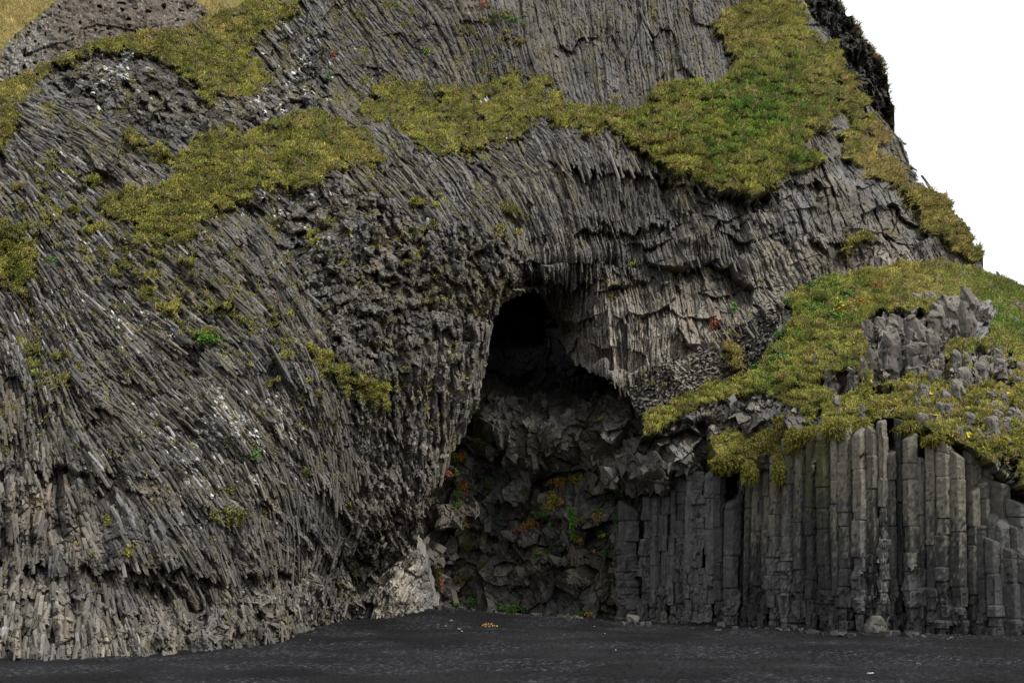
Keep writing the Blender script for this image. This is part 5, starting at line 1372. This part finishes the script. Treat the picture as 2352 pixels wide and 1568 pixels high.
# yellow flowers of the terrace: nobody could count them
rf = np.random.default_rng(99)
fl = []
for _ in range(3000):
    U = rf.uniform(1990, 2400); V = rf.uniform(850, 1060)
    if noise(np.array([U / 28.]), np.array([V / 14.]), 1234)[0] > 0.28:
        fl.append((U, V))
nf = 0; Pf = []; Tf = []
ui = np.clip(((np.array([f[0] for f in fl]) - L3.U[0]) / L3.du).astype(int), 0, len(L3.U) - 1)
for (U, V), i in zip(fl, ui):
    j = int(np.argmin(np.abs(L3.VV[i] - V)))
    if not L3.live[i, j] or L3.turf[i, j] < .5:
        continue
    c0 = L3.P[i, j] + L3.slope[i, j] * rf.uniform(.05, .22)
    a = rf.normal(0, 1, 3) * .05; b = rf.normal(0, 1, 3) * .05
    Pf.append([c0 - a, c0 + b, c0 + a, c0 - b]); Tf.append([np.array([.42, .36, .01]) * rf.uniform(.5, 1.1) if rf.random() < .7 else np.array([.13, .16, .02])] * 4)
nf = len(Pf); ix = np.arange(nf) * 4
tag(mesh_np('flowers', np.array(Pf), np.stack([ix, ix + 1, ix + 2, ix + 3], 1), None, np.array(Tf), M_LEAF), 'tiny yellow flowers scattered through the grass of the terrace', 'flowers', kind='stuff')


# ------------------------------------------------------------------ small things on the sand
def on_sand(U, V):
    D = gb(U, V); p = at(U, V, D)
    return float(p[0]), float(p[1])


def sand_stone(U, V, wpx, hpx, tone, label, group=None, seed=0, name='stone', warm=0.0):
    x, y = on_sand(U, V + hpx * .5)
    m = y * KX / F
    o = rock_mesh(name, (wpx * m, wpx * m * .8, hpx * m * 1.1), seed, 'block', tone, 0.2, M_STONE, warm)
    o.location = (x, y, beach_z(x, y) + 0.01); o.rotation_euler.z = seed * 1.3
    return tag(o, label, 'stone', group)


for k, (x, y, wd, hg, lab) in enumerate([(240, 1165, 34, 22, 'topmost pale stone of the cluster left of the golden seaweed'), (185, 1203, 34, 22, 'pale stone at the left of the cluster by the seaweed'), (250, 1218, 28, 16, 'small pale stone in the middle of the cluster'), (318, 1228, 46, 26, 'largest pale stone of the cluster, right side'),
                                         (115, 1190, 18, 12, 'tiny pale stone left of the cluster'), (362, 1198, 24, 10, 'flat pale stone between the cluster and the seaweed'), (345, 1256, 26, 8, 'flat tan stone below the largest of the cluster')]):
    sand_stone(fu(x), fv(y), wd * .2, hg * .16, .13 if 'tan' not in lab else .2, lab, 'pale stones on the sand by the seaweed', 41 + k, warm=.6 if 'tan' in lab else 0)
sand_stone(90, 1503, 12, 5, .36, 'orange-tan stone on the sand at the foot of the left cliff', None, 61, warm=.9)
sand_stone(119, 1504, 18, 3, .28, 'flat tan stone right of the orange-tan one', None, 62, warm=.7)
sand_stone(fu(1740), fv(1228), 6, 3, .34, 'orange crumb of seaweed alone on the sand right of the cave', None, 63, warm=.9, name='crumb')
for k, (U, V, lab) in enumerate([(1365, 1437, 'white pebble on the sand near the cave boulders'), (2183, 1462, 'white pebble right at the foot of the columns'), (2090, 1460, 'white pebble left of the other one at the columns'), (712, 1470, 'white pebble on the sand bank at the left cliff')]):
    sand_stone(U, V, 2.6, 1.5, .3, lab, 'white pebbles on the black sand', 71 + k, 'pebble')
# rubble gathered along the foot of the rock: nobody could count it
rr = np.random.default_rng(55)
Pr, Fr, Tr = [], [], []
footl = lut([(0, 1504), (300, 1499), (520, 1480), (640, 1466), (740, 1436), (840, 1418), (1000, 1418), (1150, 1417), (1300, 1420), (1500, 1428), (1700, 1436), (1900, 1449), (2100, 1454), (2352, 1458)])
base8 = np.array([[x, y, z] for x in (-.5, .5) for y in (-.5, .5) for z in (-.5, .5)])
fc8 = np.array([[0, 1, 3, 2], [4, 6, 7, 5], [0, 4, 5, 1], [2, 3, 7, 6], [0, 2, 6, 4], [1, 5, 7, 3]])
for k in range(800):
    U = rr.uniform(-40, 2400); V = footl(U) + abs(rr.normal(0, 4.5)) + .5
    if noise(np.array([U / 70.]), np.array([.5]), 4321)[0] < rr.uniform(-.5, .6): U, V = rr.uniform(0, 700), 1513
    V = V if V < 1512 else footl(U) + 2
    D = gb(U, V); x = float(at(U, V, D)[0]); sz = .04 + .22 * rr.random() ** 3
    b8 = (base8 * rr.uniform(.7, 1.2, 3) + rr.normal(0, .13, (8, 3))) * sz * np.array([1.2, 1, .75])
    a = rr.uniform(0, 6.28)
    b8 = np.stack([b8[:, 0] * math.cos(a) - b8[:, 1] * math.sin(a), b8[:, 0] * math.sin(a) + b8[:, 1] * math.cos(a), b8[:, 2]], 1)
    Pr.append(b8 + np.array([x, D, beach_z(x, D) + .2 * sz])); Fr.append(fc8 + 8 * k); Tr.append([np.array([.045, .043, .040]) * rr.uniform(.5, 1.7)] * 8)
tag(mesh_np('rubble', np.array(Pr), np.concatenate(Fr), None, np.array(Tr), M_ROCK), 'small dark rock chips strewn where the cliff meets the sand', 'rubble', kind='stuff')
# heap of golden seaweed
x, y = on_sand(1119.5, 1446)
rk = np.random.default_rng(31)
Pk, Fk, Tk = [], [], []
for k in range(46):
    t = rk.normal(0, .33); b0 = np.array([t, rk.normal(0, .14), max(0.02, .17 * math.exp(-(t / .35) ** 2) * rk.random())])
    a = rk.uniform(0, 6.28); d = np.array([math.cos(a), math.sin(a) * .6, rk.uniform(-.1, .5)]); s_ = np.array([-d[1], d[0], .3]) * .035
    L_ = rk.uniform(.08, .2); i0 = len(Pk) * 6
    q = [b0 - s_, b0 + s_, b0 + d * L_ * .5 + s_ * 1.2 + np.array([0, 0, .04]), b0 + d * L_ * .5 - s_ * 1.2 + np.array([0, 0, .04]), b0 + d * L_ + s_ * .4, b0 + d * L_ - s_ * .4]
    Pk.append(q); Fk += [[i0, i0 + 1, i0 + 2, i0 + 3], [i0 + 3, i0 + 2, i0 + 4, i0 + 5]]
    Tk.append([np.array([.55, .33, .08]) * rk.uniform(.6, 1.3)] * 6)
kelp = mesh_np('seaweed_heap', np.array(Pk), np.array(Fk), None, np.array(Tk), M_LEAF)
kelp.location = (x, y, beach_z(x, y) + .02); kelp.scale = (.5, .6, .7)
tag(kelp, 'small heap of golden washed-up seaweed on the black sand before the cave', 'seaweed')


def feather(U, V, wpx, label, seed, bend):
    x, y = on_sand(U, V); m = y * KX / F
    L_ = wpx * m
    P, Fc = [], []
    nseg = 9
    for k in range(nseg + 1):
        t = k / nseg; a = bend * (t - .5)
        c = np.array([math.sin(a) * L_ / max(.3, abs(bend)) * 1.0, (1 - math.cos(a)) * 1.5 * L_ - .0, .03 + .12 * L_ * math.sin(t * 3.1)])
        wd = .013 * math.sin(math.pi * min(.95, t + .08)) + .004
        P += [c + np.array([0, wd, .02]), c + np.array([0, -wd, 0])]
    for k in range(nseg):
        Fc.append([2 * k, 2 * k + 1, 2 * k + 3, 2 * k + 2])
    o = mesh_np('feather', np.array(P), np.array(Fc), None, np.ones((len(P), 3)) * .34, M_STONE)
    o.location = (x, y, beach_z(x, y)); o.rotation_euler.z = seed
    return tag(o, label, 'feather', 'white feathers lying on the sand')


feather(2006, 1549, 12, 'curved white feather on the sand near the bottom edge', 1.9, 2.6)
feather(2112, 1523, 9, 'small white feather on the sand, the one nearer the right edge', 2.4, 2.0)
feather(1415, 1491, 5, 'tiny white feather on the sand below the first columns', 1.4, 1.2)

# gull far off in the white sky
gp = at(2050.6, 14.7, 320.0)
Pg = np.array([[-.16, 0, 0], [-.04, -.06, .02], [.10, -.05, .02], [.20, 0, .03], [.10, .05, .02], [-.04, .06, .02], [.02, 0, .08], [.02, 0, -.05]])
gull = mesh_np('gull', Pg, None, np.array([[0, 1, 6], [1, 2, 6], [2, 3, 6], [3, 4, 6], [4, 5, 6], [5, 0, 6], [1, 0, 7], [2, 1, 7], [3, 2, 7], [4, 3, 7], [5, 4, 7], [0, 5, 7]]), np.ones((8, 3)) * .25, M_STONE)
for sg in (-1, 1):
    Wg = np.array([[-.02, 0, .04], [.08, 0, .04], [-.02, .26 * sg, .14], [.06, .26 * sg, .13], [-.10, .5 * sg, .10]])
    wing = mesh_np('wing', Wg, np.array([[0, 1, 3, 2]]), np.array([[2, 3, 4]]), np.ones((5, 3)) * .25, M_STONE)
    wing.parent = gull
gull.rotation_euler.z = 1.2
gull.location = tuple(float(c) for c in gp)
tag(gull, 'tiny grey gull flying in the white sky beside the summit', 'bird')
